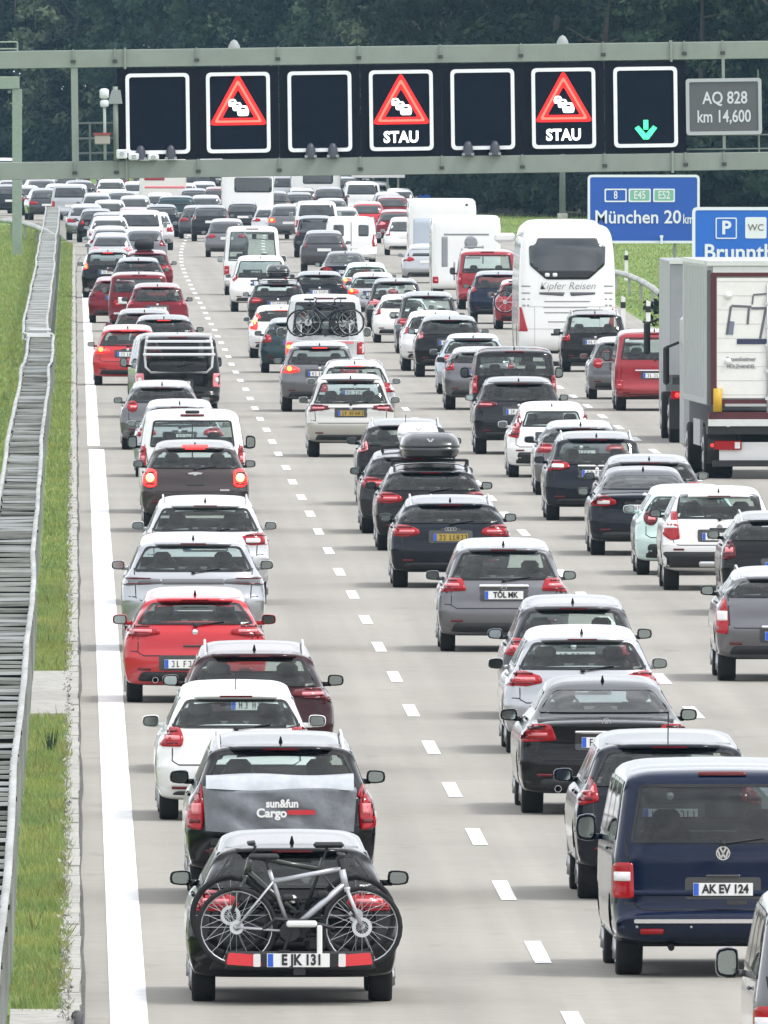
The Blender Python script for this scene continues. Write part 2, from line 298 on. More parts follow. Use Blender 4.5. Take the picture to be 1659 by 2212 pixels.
def make_hull(k, w, H, res):
    P = crom(k['prof'], res); n = len(P)
    tg = np.roll(P, -1, 0) - np.roll(P, 1, 0); tg /= np.linalg.norm(tg, axis=1)[:, None]
    nr = np.stack([-tg[:, 1], tg[:, 0]], 1)           # outward for rear-up-front order
    zt = np.array([a for a, _ in k['wt']]); wv = np.array([b for _, b in k['wt']]); zz = np.linspace(0, H + .05, 240); ww = np.interp(zz, zt, wv)
    ker = np.ones(9) / 9; ww = np.convolve(np.pad(ww, 4, 'edge'), ker, 'valid')
    L = k['L']
    def Wf(r, z): 
        b = np.interp(z, zz, ww) * w
        return b * (1 - .035 * np.clip((.7 - r) / .7, 0, 1) ** 2 - .10 * np.clip((r - L + .9) / .9, 0, 1) ** 2)
    low = P[:, 1] < .285
    rear = np.clip(-nr[:, 0], 0, 1)
    c1 = .022 + .045 * rear; rc = .055 + .075 * rear; c1[low] *= .2; rc[low] = .04
    if k.get('boxy'): c1 *= .3; rc *= .6
    mid = 8 if res < .07 else 5; ed = 5 if res < .07 else 3; s0 = .72
    s = list(np.linspace(0, s0, mid)) + [s0 + (1 - s0) * math.sin(t) for t in np.linspace(0, PI / 2, ed + 1)[1:]]
    s = np.array([-q for q in s[:0:-1]] + s); m = len(s)
    kk = np.clip((np.abs(s) - s0) / (1 - s0), 0, 1); ins = c1[:, None] * (s ** 2)[None] + rc[:, None] * (1 - np.sqrt(np.clip(1 - kk ** 2, 0, 1)))[None]
    Q = P[:, None, :] - nr[:, None, :] * ins[:, :, None]                 # (n,m,2)
    X = Wf(Q[:, :, 0], Q[:, :, 1]) * s[None]
    V = np.stack([X, Q[:, :, 0] - L / 2, Q[:, :, 1]], -1).reshape(-1, 3)
    Fq = []
    I = lambda i, j: (i % n) * m + j
    for i in range(n):
        for j in range(m - 1): Fq.append((I(i, j), I(i, j + 1), I(i + 1, j + 1), I(i + 1, j)))
    nb = len(Fq); E = Q[:, -1]; Cn = np.stack([np.clip(E[:, 0], 1.0, L - 1.0), np.full(n, .62)], 1)
    T = 12 if res < .07 else 7; tt = np.linspace(0, 1, T + 1)
    base = len(V); rows = []
    SQ = E[:, None, :] + (Cn - E)[:, None, :] * tt[None, 1:, None]
    SX = Wf(SQ[:, :, 0], SQ[:, :, 1])
    for sg in (-1, 1):
        rows.append(np.stack([SX * sg, SQ[:, :, 0] - L / 2, SQ[:, :, 1]], -1).reshape(-1, 3))
    V = np.concatenate([V] + rows)
    for q, sg in enumerate((-1, 1)):
        b = base + q * n * T; jj = 0 if sg < 0 else m - 1
        for i in range(n):
            i2 = (i + 1) % n
            for t in range(T):
                a = I(i, jj) if t == 0 else b + i * T + t - 1; c = I(i2, jj) if t == 0 else b + i2 * T + t - 1
                f = (a, c, b + i2 * T + t, b + i * T + t)
                Fq.append(f if sg < 0 else f[::-1])
    return V, Fq, nb, Wf
class Car: pass
_wheelm = {}
def wheel_mesh(r, wd, n):
    key = (round(r, 2), round(wd, 2), n)
    if key not in _wheelm:
        t = MB().lathe([(r * .62, wd / 2 - .015), (r * .68, wd / 2), (r * .93, wd / 2), (r * .985, wd / 2 - .02), (r, wd / 2 - .045), (r, 0), (r, -wd / 2 + .045), (r * .985, -wd / 2 + .02), (r * .93, -wd / 2), (r * .68, -wd / 2), (r * .62, -wd / 2 + .015), (r * .3, -wd / 2 + .05)], n)
        q = MB().lathe([(.02, wd / 2 - .03), (r * .12, wd / 2 - .02), (r * .60, wd / 2 - .03), (r * .655, wd / 2 + .004), (r * .655, wd / 2 - .04)], n)
        for a in range(5):
            t_ = 2 * PI * a / 5; q.tube([(wd / 2 - .01, 0, 0), (wd / 2, r * .6 * math.cos(t_), r * .6 * math.sin(t_))], .03, 4)
        _wheelm[key] = (mesh('wheel', t.v, t.f, M_tyre, True), mesh('rim', q.v, q.f, M_rim, True))
    return _wheelm[key]
def patch(c, name, poly, m, view='rear', off=.006, skirt=.02, grid=.07, parent=None, smooth=True):
    pts = []; n = len(poly); grid *= c.gs
    for i in range(n):
        a, b = Vector(poly[i][:2]), Vector(poly[(i + 1) % n][:2]); k = max(1, int((b - a).length / grid))
        for j in range(k): pts.append(a + (b - a) * (j / k))
    nb = len(pts); bp = np.array(pts); lo = bp.min(0); hi = bp.max(0)
    xs = np.arange(lo[0] + grid / 2, hi[0], grid); ys = np.arange(lo[1] + grid / 2, hi[1], grid)
    if len(xs) and len(ys):
        gx, gy = np.meshgrid(xs, ys); gx = gx.ravel(); gy = gy.ravel(); ok = inpoly(shrink(pts, grid * .35), gx, gy)
        pts += [Vector((a, b)) for a, b in zip(gx[ok], gy[ok])]
    vs, es, fs, *_ = delaunay_2d_cdt(pts, [(i, (i + 1) % nb) for i in range(nb)], [], 1, 1e-6)
    D = {'rear': Vector((0, 1, 0)), 'front': Vector((0, -1, 0)), 'left': Vector((1, 0, 0)), 'right': Vector((-1, 0, 0)), 'top': Vector((0, 0, -1))}[view]
    out = []; last = None
    for p in vs:
        if view in ('rear', 'front'): o = Vector((p.x, 0, p.y)) - D * 20
        elif view == 'top': o = Vector((p.x, p.y, 20))
        else: o = Vector((0, p.x, p.y)) - D * 20
        h, nn, _, _ = c.bvh.ray_cast(o, D)
        if h is None:
            q = o + D * (20 - (c.k['L'] / 2 if view in ('rear', 'front') else c.w * .9)); h, nn, _, _ = c.bvh.find_nearest(q)
        if nn.dot(D) > 0: nn = -nn
        if nn.dot(D) > -.25: nn = (nn - D * .5).normalized()
        out.append(h + nn * off)
    tri = [tuple(f) for f in fs]
    # orient towards the viewer
    if tri:
        a, b, d = (out[i] for i in tri[0][:3])
        if (b - a).cross(d - a).dot(D) > 0: tri = [f[::-1] for f in tri]
    if skirt:
        cnt = {}
        for f in tri:
            for i in range(len(f)): e = (f[i], f[(i + 1) % len(f)]); cnt[e] = 1
        bd = [e for e in cnt if (e[1], e[0]) not in cnt]; mp = {}
        for e in bd:
            for q in e:
                if q not in mp: mp[q] = len(out); out.append(out[q] + D * skirt)
        tri += [(e[1], e[0], mp[e[0]], mp[e[1]]) for e in bd]
    return link(name, mesh(name, [tuple(v) for v in out], tri, m, smooth), parent or c.root)
def seam(c, name, path, m, wd=.013, view='rear', off=.003, closed=False, parent=None):
    P = [Vector(p) for p in path]; v = []; f = []; pts = []
    segs = len(P) if closed else len(P) - 1
    for i in range(segs):
        a, b = P[i], P[(i + 1) % len(P)]; k = max(1, int((b - a).length / .08))
        for j in range(k): pts.append((a + (b - a) * j / k, (b - a).normalized()))
    if not closed: pts.append((P[-1], (P[-1] - P[-2]).normalized()))
    D = Vector((0, 1, 0)) if view == 'rear' else Vector((1, 0, 0))
    for p, d in pts:
        nn2 = Vector((-d.y, d.x)) * wd / 2
        for q in (p + nn2, p - nn2):
            o = Vector((q.x, -20, q.y)) if view == 'rear' else Vector((-20, q.x, q.y))
            h, nn, _, _ = c.bvh.ray_cast(o, D)
            if h is None: h, nn, _, _ = c.bvh.find_nearest(o + D * (20 - c.w))
            if nn.dot(D) > 0: nn = -nn
            v.append(h + nn * off)
    n = len(pts)
    for i in range(n if closed else n - 1):
        j = (i + 1) % n; f.append((2 * i, 2 * i + 1, 2 * j + 1, 2 * j))
    return link(name, mesh(name, [tuple(q) for q in v], f, m), parent or c.root)
def ybody(c, x, z):
    h, *_ = c.bvh.ray_cast(Vector((x, -20, z)), Vector((0, 1, 0))); return h.y if h else -c.k['L'] / 2
# tail lamp outlines: x as a fraction of the half width, z in metres
LT = {
 'polo': [(.67, .79), (.92, .79), (.975, .88), (.93, 1.0), (.69, .985), (.645, .88)],
 'wide': [(.50, .83), (.70, .79), (.965, .80), (.985, .90), (.92, .97), (.70, .955), (.52, .90)],
 'i30': [(.48, .87), (.75, .83), (.965, .84), (.985, .92), (.92, 1.0), (.74, .975), (.5, .92)],
 'merc': [(.56, .80), (.95, .78), (.985, .88), (.93, .965), (.62, .96)],
 'slim': [(.46, .90), (.96, .84), (.985, .93), (.93, 1.0), (.48, .96)],
 'tall': [(.82, .80), (.97, .82), (.985, 1.0), (.93, 1.28), (.84, 1.26), (.80, 1.0)],
 't5': [(.80, .70), (.985, .70), (.985, .98), (.95, 1.01), (.81, 1.01)],
 'trafic': [(.86, .82), (.985, .82), (.985, 1.20), (.87, 1.20)],
 'mini': [(.70, .78), (.76, .74), (.88, .74), (.95, .80), (.94, 1.0), (.88, 1.05), (.76, 1.05), (.70, 1.0)],
 'volvo': [(.74, .76), (.95, .80), (.96, .92), (.885, 1.06), (.79, 1.30), (.68, 1.34), (.74, 1.10), (.70, .90)],
 'round': [(.70 + .13 * math.cos(t * PI / 8), .90 + .115 * math.sin(t * PI / 8)) for t in range(16)],
 'bigc': [(.68, .74), (.84, .72), (.96, .80), (.975, .92), (.93, 1.06), (.86, 1.15), (.72, 1.15), (.72, 1.04)],
 'suv': [(.74, .90), (.94, .86), (.985, .98), (.95, 1.20), (.84, 1.16), (.76, 1.04)],
 'porsche': [(.42, .93), (.95, .90), (.975, .98), (.90, 1.02), (.44, .985)],
 'square': [(.72, .82), (.95, .82), (.97, .98), (.93, 1.0), (.73, .98)],
 'coach': [(.80, .92), (.99, .92), (.99, 1.55), (.93, 1.55)],
 'low': [(.80, .60), (.96, .60), (.96, .82), (.80, .82)],
}
NUM = [0]
def car(cx, base, kind, w, H, col, lt, label, cat='car', yaw=0., group=None, xo=0., L=None, name=None, **o):
    """one vehicle: cx, base = column of its middle and row of its rear tyre contact in the 1659-wide view, turned into a ground position"""
    c = Car(); c.w = w / 2; c.H = H; c.k = k = kindspec(kind, H, w, L); c.k['boxy'] = kind in ('box',)
    s = (base - HY) / CH; lod = o.get('lod', 0 if base >= 930 else (1 if base >= 620 else 2)); c.lod = lod
    L = k['L']; g = G(cx, base); g.y += L / 2 - k['axle']; g.z = 0
    NUM[0] += 1
    c.root = root = thing(name or {'car': 'car', 'van': 'van', 'suv': 'car', 'motorhome': 'motorhome', 'coach': 'coach', 'truck': 'truck', 'sedan': 'car', 'hatchback': 'car', 'estate car': 'car'}.get(cat, 'car'), label, cat, g, math.radians(yaw), group or 'vehicles queuing on the motorway')
    res = (.05, .085, .13)[lod]; c.gs = (1, 1.4, 2.2)[lod]
    if kind in ('box', 'coach'): res = .14
    V, Fq, nb, Wf = make_hull(k, c.w, H, res)
    c.bvh = BVHTree.FromPolygons([tuple(v) for v in V], Fq); c.Wf = Wf
    P = PT(col); M = lambda z: float(Wf(.3, z))
    z0, z1, k0, k1 = k['win']
    z0 += o.get('wz0', 0); z1 += o.get('wz1', 0); k0 = o.get('k0', k0); k1 = o.get('k1', k1)
    rwin = o.get('rwin') or [(-M(z0) * k0 + .0, z0), (M(z0) * k0, z0), (M(z0 + .06) * k0 * 1.0, z0 + .08), (M(z1) * k1, z1 - .02), (M(z1) * k1 - .05, z1), (-M(z1) * k1 + .05, z1), (-M(z1) * k1, z1 - .02), (-M(z0 + .06) * k0, z0 + .08)]
    rwin = rpoly(rwin, .05, 3)
    holes = lod < 2 and not o.get('nohole') and kind not in ('box', 'coach')
    Vc = np.array(V); Fa = np.array(Fq); cen = Vc[Fa].mean(1)
    keep = np.ones(len(Fa), bool)
    wr = o.get('wr', {'suv': .36, 'van': .35}.get(kind, .325)); 
    if kind in ('box',): wr = .38
    if kind == 'coach': wr = .5
    ax = (-L / 2 + k['axle'], -L / 2 + k['fax'])
    for a in ax: keep &= ~((np.hypot(cen[:, 1] - a, cen[:, 2] - wr) < wr + .045) & (np.abs(cen[:, 0]) > c.w * .70) & (cen[:, 2] < 1.2 * wr * 2))
    yb = -L / 2
    zs0, zs1 = z0 + .02, H - .16
    sw = []
    if kind not in ('box', 'coach'):
        r0 = k['prof'][9][0] if kind != 'sedan' else 1.0
        fb = [p[0] for p in k['prof'] if p[1] == 1.06 or True]
        fy = L - {'hatch': 1.32, 'suv': 1.35, 'wagon': 1.35, 'sedan': 1.5, 'van': 1.0}[kind]; fy1 = fy - {'van': .65}.get(kind, .72)
        rr0 = {'hatch': .48, 'suv': .50, 'wagon': .5, 'sedan': 1.15, 'van': .42}[kind]; rr1 = {'hatch': .62, 'suv': .60, 'wagon': .6, 'sedan': 1.55, 'van': .5}[kind]
        A = lambda t: (rr0 + (fy - rr0) * t); B = lambda t: (rr1 + (fy1 - rr1) * t)
        cuts = [0, .27, .62, 1] if kind != 'van' else [0, .36, .70, 1]
        for a, b in zip(cuts[:-1], cuts[1:]):
            sw.append(rpoly([(yb + A(a) + .03, zs0), (yb + A(b) - .03, zs0), (yb + B(b) - .03, zs1), (yb + B(a) + .03, zs1)], .04, 3))
    wsh = None
    if kind not in ('box', 'coach'):
        zf0, zf1 = {'hatch': 1.05, 'sedan': 1.08, 'wagon': 1.09, 'suv': 1.19, 'van': 1.26}[kind], H - .10
        wsh = rpoly([(-M(zf0) * .90, zf0), (M(zf0) * .90, zf0), (M(zf1) * .9, zf1), (-M(zf1) * .9, zf1)], .06, 3)
    if holes:
        isb = np.arange(len(Fa)) < nb
        kr = inpoly(shrink(rwin, .03), cen[:, 0], cen[:, 2]) & isb & (cen[:, 1] < yb + k['prof'][11][0] + (1.2 if kind == 'sedan' else .3))
        kf = inpoly(shrink(wsh, .03), cen[:, 0], cen[:, 2]) & isb & (cen[:, 1] > 0)
        ks = np.zeros(len(Fa), bool)
        for q in sw: ks |= inpoly(shrink(q, .03), cen[:, 1], cen[:, 2]) & ~isb
        keep &= ~(kr | kf | ks)
    body = link('body', mesh('body', [tuple(v) for v in V], [f for f, q in zip(Fq, keep) if q], P, True), root)
    c.body = body
    GL = {'clear': M_glass, 'priv': M_priv, 'mid': M_mid}[o.get('glass', 'clear')]
    dark = mat('dark_window', (.012, .016, .018), .06, coat=1)
    if kind != 'coach' and not o.get('norear'):
        patch(c, 'rear_window', rwin, GL if holes else dark, off=.008, skirt=0 if holes else .02)
        if lod < 2 and kind != 'box':
            inner = shrink(rwin, .028)
            ringpatch(c, 'window_frit', rwin, inner, M_seal, 'rear', .011)
    if wsh is not None and lod < 2: patch(c, 'windscreen', wsh, M_glass if holes else dark, 'front', .008, 0 if holes else .02, .12); ringpatch(c, 'windscreen_frit', wsh, shrink(wsh, .035), M_seal, 'front', .011)
    for side in ('left', 'right'):
        if lod == 2 and side == 'right': continue
        for q in sw:
            patch(c, 'side_window', q, (GL if holes else dark), side, .006, 0, .14)
            if holes: ringpatch(c, 'side_window_trim', q, shrink(q, .03), M_seal, side, .009)
    # tail lamps
    dz = o.get('ldz', .10 if kind == 'suv' else 0.); lm = {'red': M_red, 'dark': M_redd, 'pink': M_pink, 'brake': M_brake, 'smoke': M_smoke}[o.get('lamp', 'red')]
    if lt:
        for sg in (-1, 1):
            poly = [(x * c.w * sg, z + dz) for x, z in LT[lt]]
            if sg < 0: poly = poly[::-1]
            lit = o.get('lit'); mm = lm
            if (lit == 'left' and sg < 0) or lit == 'both': mm = M_brake
            t = patch(c, 'tail_lamp', rpoly(poly, .03, 3), mm, off=.014, skirt=.03, grid=.05)
            xs = [p[0] for p in poly]; zs = [p[1] for p in poly]; mx_, mz_ = sum(xs) / len(xs), sum(zs) / len(zs); ww, hh = max(xs) - min(xs), max(zs) - min(zs)
            if lod < 2:
                rev = o.get('rev', 'bar')
                if rev == 'bar': patch(c, 'reversing_lamp', rrect(mx_ - sg * ww * .08, mz_ - hh * .05, ww * .5, hh * .2, .01, 2), M_pink, off=.017, skirt=.004, grid=.05, parent=t)
                if lod == 0 and rev != 'mid':
                    patch(c, 'lens_band', rrect(mx_ + sg * ww * .04, mz_ + hh * .28, ww * .62, hh * .13, .01, 2), M_redd, off=.0165, skirt=.003, grid=.05, parent=t); patch(c, 'lens_band', rrect(mx_ + sg * ww * .02, mz_ - hh * .30, ww * .6, hh * .10, .01, 2), M_redd, off=.0165, skirt=.003, grid=.05, parent=t)
                if rev == 'mid': patch(c, 'reversing_lamp', rrect(mx_ - sg * .005, mz_ + .01, ww * .74, hh * .26, .01, 2), M_white_l, off=.018, skirt=.005, grid=.05, parent=t)
                elif rev == 'clear': patch(c, 'reversing_lamp', rrect(mx_ - sg * ww * .05, mz_ - .02, ww * .45, hh * .36, .02, 2), M_white_l, off=.018, skirt=.005, grid=.05, parent=t)
            if lit in ('both', 'blink') or (lit == 'left' and sg < 0): patch(c, 'lit_bulb', circ(mx_, mz_ + .01, min(ww, hh) * (.30 if lit != 'blink' else .42), 12), M_blink if lit != 'both' else M_hot, off=.022, skirt=.006, grid=.05, parent=t)
    # bumper trim, plate recess, plate
    zt = o.get('trim', .40)
    if kind == 'suv': zt = max(zt, .47)
    if kind not in ('coach', 'box') and zt:
        bw_ = .96 if o.get('tw', 0) > .9 else .80; tr = [(-c.w * bw_, k['prof'][1][1] - .005), (c.w * bw_, k['prof'][1][1] - .005), (c.w * o.get('tw', .74), zt), (-c.w * o.get('tw', .74), zt)]
        patch(c, 'bumper_trim', rpoly(tr, .04, 3), M_black, off=.010, skirt=.02, grid=.10)
        if lod < 2 and o.get('refl', 1):
            for sg in (-1, 1): patch(c, 'reflector', rrect(sg * c.w * .70, zt + .035, .16, .028, .008, 2), M_redd if o.get('reflm', 1) else M_red, off=.014, skirt=.01, grid=.06)
    pz = o.get('pz', .78 + (dz if kind == 'suv' else 0)); px = o.get('px', 0)
    if kind in ('hatch', 'suv', 'wagon', 'sedan', 'van', 'box') and pz:
        yy = min(ybody(c, px - .2, pz - .05), ybody(c, px + .2, pz - .05), ybody(c, px, pz + .05))
        if lod < 2: patch(c, 'plate_recess', rrect(px, pz + .01, .66, .19, .03, 3), M_gloss if col in ('black', 'blackblue', 'darkgrey', 'darkblue') else mat('recess_grey', (.05, .05, .05), .5), off=.004, skirt=0)
        b = MB().box((px, yy - .014, pz), (.52, .012, .11)); pm = {'y': M_platey}.get(o.get('plate'), M_plate)
        pl = b.build('number_plate', pm, root)
        if lod < 2: MB().box((px - .235, yy - .0215, pz), (.045, .003, .104)).build('plate_strip', M_eu, pl)
        tx = o.get('ptext')
        if not tx and lod < 2:
            q = MB(); xx = px - .17
            for gi in range(R.choice([6, 7])):
                if gi == 2: xx += .035
                wq = R.choice([.032, .040, .044]); hq = .038; zc_ = pz
                for (dx, dz_, w_, h_) in R.choice([((0, 0, .010, .075), (.013, hq - .005, .028, .010), (.013, 0, .022, .010)), ((0, 0, .010, .075), (.026, 0, .010, .075), (.013, 0, .02, .010)), ((.013, hq - .005, .03, .010), (.013, -hq + .005, .03, .010), (.026, 0, .010, .07)), ((.010, 0, .012, .075), (.02, -hq + .005, .03, .01))]): q.box((xx + dx, yy - .0222, zc_ + dz_), (w_, .002, h_))
                xx += .058
            q.build('plate_lettering', M_ink, pl)
        if tx: text('plate_lettering', tx, .105, M_ink, pl, (px + .02, yy - .0225, pz), bold=.004, sx=.86)
    # wheels
    tw = .20 if kind in ('hatch',) else .23
    if kind in ('box', 'coach'): tw = .36
    nsg = (24, 16, 10)[lod]; wm, rm = wheel_mesh(wr, tw, nsg)
    for a in ax:
        for sg in (-1, 1):
            if lod == 2 and sg > 0 and a > 0 and kind != 'coach': pass
            wl = link('wheel', wm, root, (sg * (c.w * .945 - tw / 2), a, wr), (0, 0, 0 if sg > 0 else PI))
            if lod < 2: link('rim', rm, wl)
    zu = k['prof'][-1][1]
    MB().box((0, 0, zu + .06), (c.w * 1.5, L - .6, .13)).build('underbody', M_under, root)
    # cabin
    if holes:
        zc = z0 - .02
        MB().box((0, .0 + .1, zc - .36), (c.w * 1.7, L - 1.9, .04)).build('cabin_floor', M_liner, root)
        yr = yb + {'hatch': .95, 'suv': 1.15, 'wagon': 1.35, 'sedan': 1.45, 'van': 1.5}[kind]; yf = yr + .95
        shelf = MB().box((0, (yb + .3 + yr) / 2, zc - .05), (c.w * 1.55, yr - yb - .35, .03)); shelf.build('parcel_shelf', M_liner, root)
        rs = MB().box((0, yr, zc - .22), (c.w * 1.45, .16, .34), bev=.05).build('rear_seat', M_seat, root)
        for x in (-.42, 0.0, .42): MB().box((x * c.w / .9, yr - .02, zc + .02), (.22, .09, .13), bev=.04).build('headrest', M_seat, rs)
        for x in (-.38, .38):
            fs = MB().box((x * c.w / .9, yf, zc - .10), (.44, .14, .40), bev=.06).build('front_seat', M_seat, root)
            MB().box((x * c.w / .9, yf - .02, zc + .17), (.24, .10, .17), bev=.045).build('headrest', M_seat, fs)
        MB().box((0, -L / 2 + k['fax'] - .45, zc - .03), (c.w * 1.6, .5, .12), bev=.05).build('dashboard', M_liner, root)
        if lod == 0: MB().tube([( -.38 + .18 * math.cos(t), -L / 2 + k['fax'] - .85, zc + .0 + .18 * math.sin(t)) for t in np.linspace(0, 2 * PI, 14)[:-1]], .014, 5, closed=True).build('steering_wheel', M_liner, root)
        MB().box((0, yf + .95, H - .20), (.22, .03, .07), bev=.02).build('interior_mirror', M_black, root)
    # mirrors
    if not o.get('nomirror') and kind not in ('box', 'coach'):
        ym = -L / 2 + k['fax'] - {'hatch': .72, 'suv': .70, 'wagon': .7, 'sedan': .8, 'van': .25}[kind]; zm = {'van': 1.22, 'suv': 1.13, 'wagon': 1.03}.get(kind, 1.0)
        mw, mh = (.18, .24) if kind == 'van' else (.185, .13)
        xm = c.w + (.20 if kind == 'van' else .125) - mw / 2
        mc = o.get('mcol'); mm = PT(col) if not mc else M_black
        for sg in (-1, 1):
            q = MB(); nl, nw_ = (8, 12) if lod < 2 else (4, 8)
            prof = [(0.02, .10), (.6, .085), (.9, .04), (1, 0.0), (.97, -.035), (.90, -.04)]
            v = []; 
            for r_, y_ in prof:
                for j in range(nw_):
                    t_ = 2 * PI * j / nw_; ct, st = math.cos(t_), math.sin(t_); pw = .55
                    v.append((sg * xm + mw / 2 * r_ * math.copysign(abs(ct) ** pw, ct), ym + y_, zm + mh / 2 * r_ * math.copysign(abs(st) ** pw, st) * (1 - .12 * ct * sg)))
            f = [(i * nw_ + j, i * nw_ + (j + 1) % nw_, (i + 1) * nw_ + (j + 1) % nw_, (i + 1) * nw_ + j) for i in range(len(prof) - 1) for j in range(nw_)]
            q.add(v, f); q.box((sg * (xm - mw / 2 - .015), ym + .02, zm - mh * .34), (.11, .06, .05))
            h = q.build('wing_mirror', mm, root, True)
            cx_ = sum(q_[0] for q_ in v[-nw_:]) / nw_; cz_ = sum(q_[2] for q_ in v[-nw_:]) / nw_; rr = [(cx_ + (a - cx_) * .86, b, cz_ + (d - cz_) * .84) for a, b, d in v[-nw_:]]; g_ = MB().add([(a, ym - .044, b) for a, _, b in rr], [tuple(range(nw_))]); g_.build('mirror_glass', M_mglass, h)
    # small fittings
    if lod == 0 and kind not in ('box', 'coach'):
        zlo = .60 + (.1 if kind == 'suv' else 0)
        xa, xb = M(zlo) * .80, M(z0) * .93
        seam(c, 'tailgate_gap', [(-xb * 1.0, z0 + .05), (-xa * 1.0, zlo + .04), (-xa * .9, zlo), (xa * .9, zlo), (xa, zlo + .04), (xb * 1.0, z0 + .05)], M_seal)
        seam(c, 'bumper_gap', [(-c.w * .97, zlo + .06), (-xa, zlo + .05)], M_seal); seam(c, 'bumper_gap', [(xa, zlo + .05), (c.w * .97, zlo + .06)], M_seal)
        patch(c, 'tailgate_handle', rrect(0, pz + .115 if pz and pz > .6 else zlo + .12, .30, .025, .01, 2), M_gloss, off=.012, skirt=.015)
    if lod < 2 and kind in ('hatch', 'suv', 'wagon') and o.get('spoiler', 1):
        ms_ = M(z1 + .06) * .93; sp = MB(); n_ = 9; v = []
        for i in range(n_):
            x = -ms_ + 2 * ms_ * i / (n_ - 1); e = 1 - (abs(x) / ms_) ** 4 * .35; ya = ybody(c, x, z1 + .05)
            for yy, zz in ((ya + .06, z1 + .085 - (1 - e) * .05), (ya - .11 * e, z1 + .052 - (1 - e) * .07), (ya - .115 * e, z1 + .030 - (1 - e) * .07), (ya + .03, z1 + .0)): v.append((x, yy, zz))
        f = [(i * 4 + j, i * 4 + (j + 1) % 4, i * 4 + 4 + (j + 1) % 4, i * 4 + 4 + j) for i in range(n_ - 1) for j in range(4)] + [(0, 1, 2, 3), ((n_ - 1) * 4 + 3, (n_ - 1) * 4 + 2, (n_ - 1) * 4 + 1, (n_ - 1) * 4)]
        spo = sp.add(v, f).build('roof_spoiler', M_black if o.get('spoiler') == 'black' else P, root, True)
        bl = MB().box((0, ybody(c, 0, z1 + .05) - .118, z1 + .038), (.34, .012, .018)); bl.build('high_brake_lamp', M_brake if o.get('hbl') else M_redd, spo)
    elif o.get('hbl') or (kind == 'van' and lod < 2):
        patch(c, 'high_brake_lamp', rrect(0, z1 + .085, .42, .035, .01, 2), M_brake if o.get('hbl') else M_redd, off=.012, skirt=.01)
    if lod < 2 and kind in ('hatch', 'suv', 'wagon', 'van') and not o.get('nowiper'):
        q = MB(); a = Vector((0, 0, z0 - .02)); pts = []
        for t in np.linspace(0, 1, 5):
            x = .02 + .34 * t; z = z0 + .0 + .045 * t; pts.append((x, ybody(c, x, z) - .025, z))
        q.tube(pts, .009, 4); q.lathe([(.001, pts[0][1] - .03), (.028, pts[0][1] - .02), (.03, pts[0][1] + .03)], 10, Matrix.Translation((.0, 0, z0)), 'y'); q.build('rear_wiper', M_black, root)
    if o.get('antenna', 1) and lod < 2 and kind not in ('box', 'coach'):
        h, *_ = c.bvh.ray_cast(Vector((0, yb + k['roofr'][0] + .25, 5)), Vector((0, 0, -1))); zz = h.z if h else H
        q = MB(); la = o.get('antenna', 1)
        if la == 1: q.add([(-.02, 0, 0), (.02, 0, 0), (.012, .12, 0), (-.012, .12, 0), (-.006, -.03, .06), (.006, -.03, .06)], [(0, 1, 5, 4), (1, 2, 5), (3, 0, 4), (2, 3, 4, 5), (0, 3, 2, 1)])
        else: q.tube([(0, .05, 0), (0, -.06, la)], .006, 5)
        q.build('roof_antenna', M_black, root, loc=(0, yb + k['roofr'][0] + .25, zz))
    if o.get('badge', 1) and lod < 2 and kind not in ('box', 'coach'):
        bz = o.get('bz', z0 - .085); yy = ybody(c, 0, bz); bw = o.get('badge', 1)
        q = MB()
        if bw == 'vw':
            r_ = .062
            q.lathe([(.001, 0), (r_, 0), (r_ + .001, .02)], 24, None, 'y'); bd = q.build('badge', M_gloss, root, loc=(0, yy - .02, bz)); q = MB()
            q.ring(circ(0, 0, r_, 24), circ(0, 0, r_ * .84, 24), -.004, .004)
            def bar(a, b, t=.0075):
                d = (Vector(b) - Vector(a)).normalized(); nn = Vector((-d.y, d.x)) * t; a, b = Vector(a), Vector(b)
                q.prism([tuple(a + nn), tuple(a - nn), tuple(b - nn), tuple(b + nn)], -.005, .003)
            bar((-.025, .046), (0, -.002)); bar((.025, .046), (0, -.002)); bar((-.046, .024), (-.022, -.046)); bar((-.022, -.046), (0, -.008)); bar((0, -.008), (.022, -.046)); bar((.022, -.046), (.046, .024))
            q.build('emblem', M_chrome, bd)
        elif bw == 'star':
            q.ring(circ(0, 0, .045, 20), circ(0, 0, .038, 20), -.006, .004)
            for a in (90, 210, 330): a = math.radians(a); d = Vector((math.cos(a), math.sin(a))); nn = Vector((-d.y, d.x)) * .006; q.prism([tuple(nn), tuple(-nn), tuple(d * .04)], -.007, .003)
            q.build('badge', M_chrome, root, loc=(0, yy - .015, bz))
        elif bw == 'wing':
            q.prism([(-.13, .015), (-.03, .03), (.03, .03), (.13, .015), (.10, -.01), (.04, -.012), (0, -.035), (-.04, -.012), (-.10, -.01)], -.006, .006); q.build('badge', M_chrome, root, loc=(0, yy - .015, bz))
        elif bw == 'chev':
            for dz_ in (0, -.028): q.prism([(-.045, -.02 + dz_), (0, .012 + dz_), (.045, -.02 + dz_), (.045, -.034 + dz_), (0, -.002 + dz_), (-.045, -.034 + dz_)], -.006, .006)
            q.build('badge', M_chrome, root, loc=(0, yy - .015, bz))
        elif bw == 'rings':
            for i in range(4): q.ring(circ((i - 1.5) * .042, 0, .027, 16), circ((i - 1.5) * .042, 0, .021, 16), -.005 - i * .0005, .004)
            q.build('badge', M_chrome, root, loc=(0, yy - .015, bz))
        else:
            q.lathe([(.001, -.008), (.035, -.006), (.042, .01)], 14, None, 'y'); q.build('badge', M_chrome, root, loc=(0, yy - .01, bz))
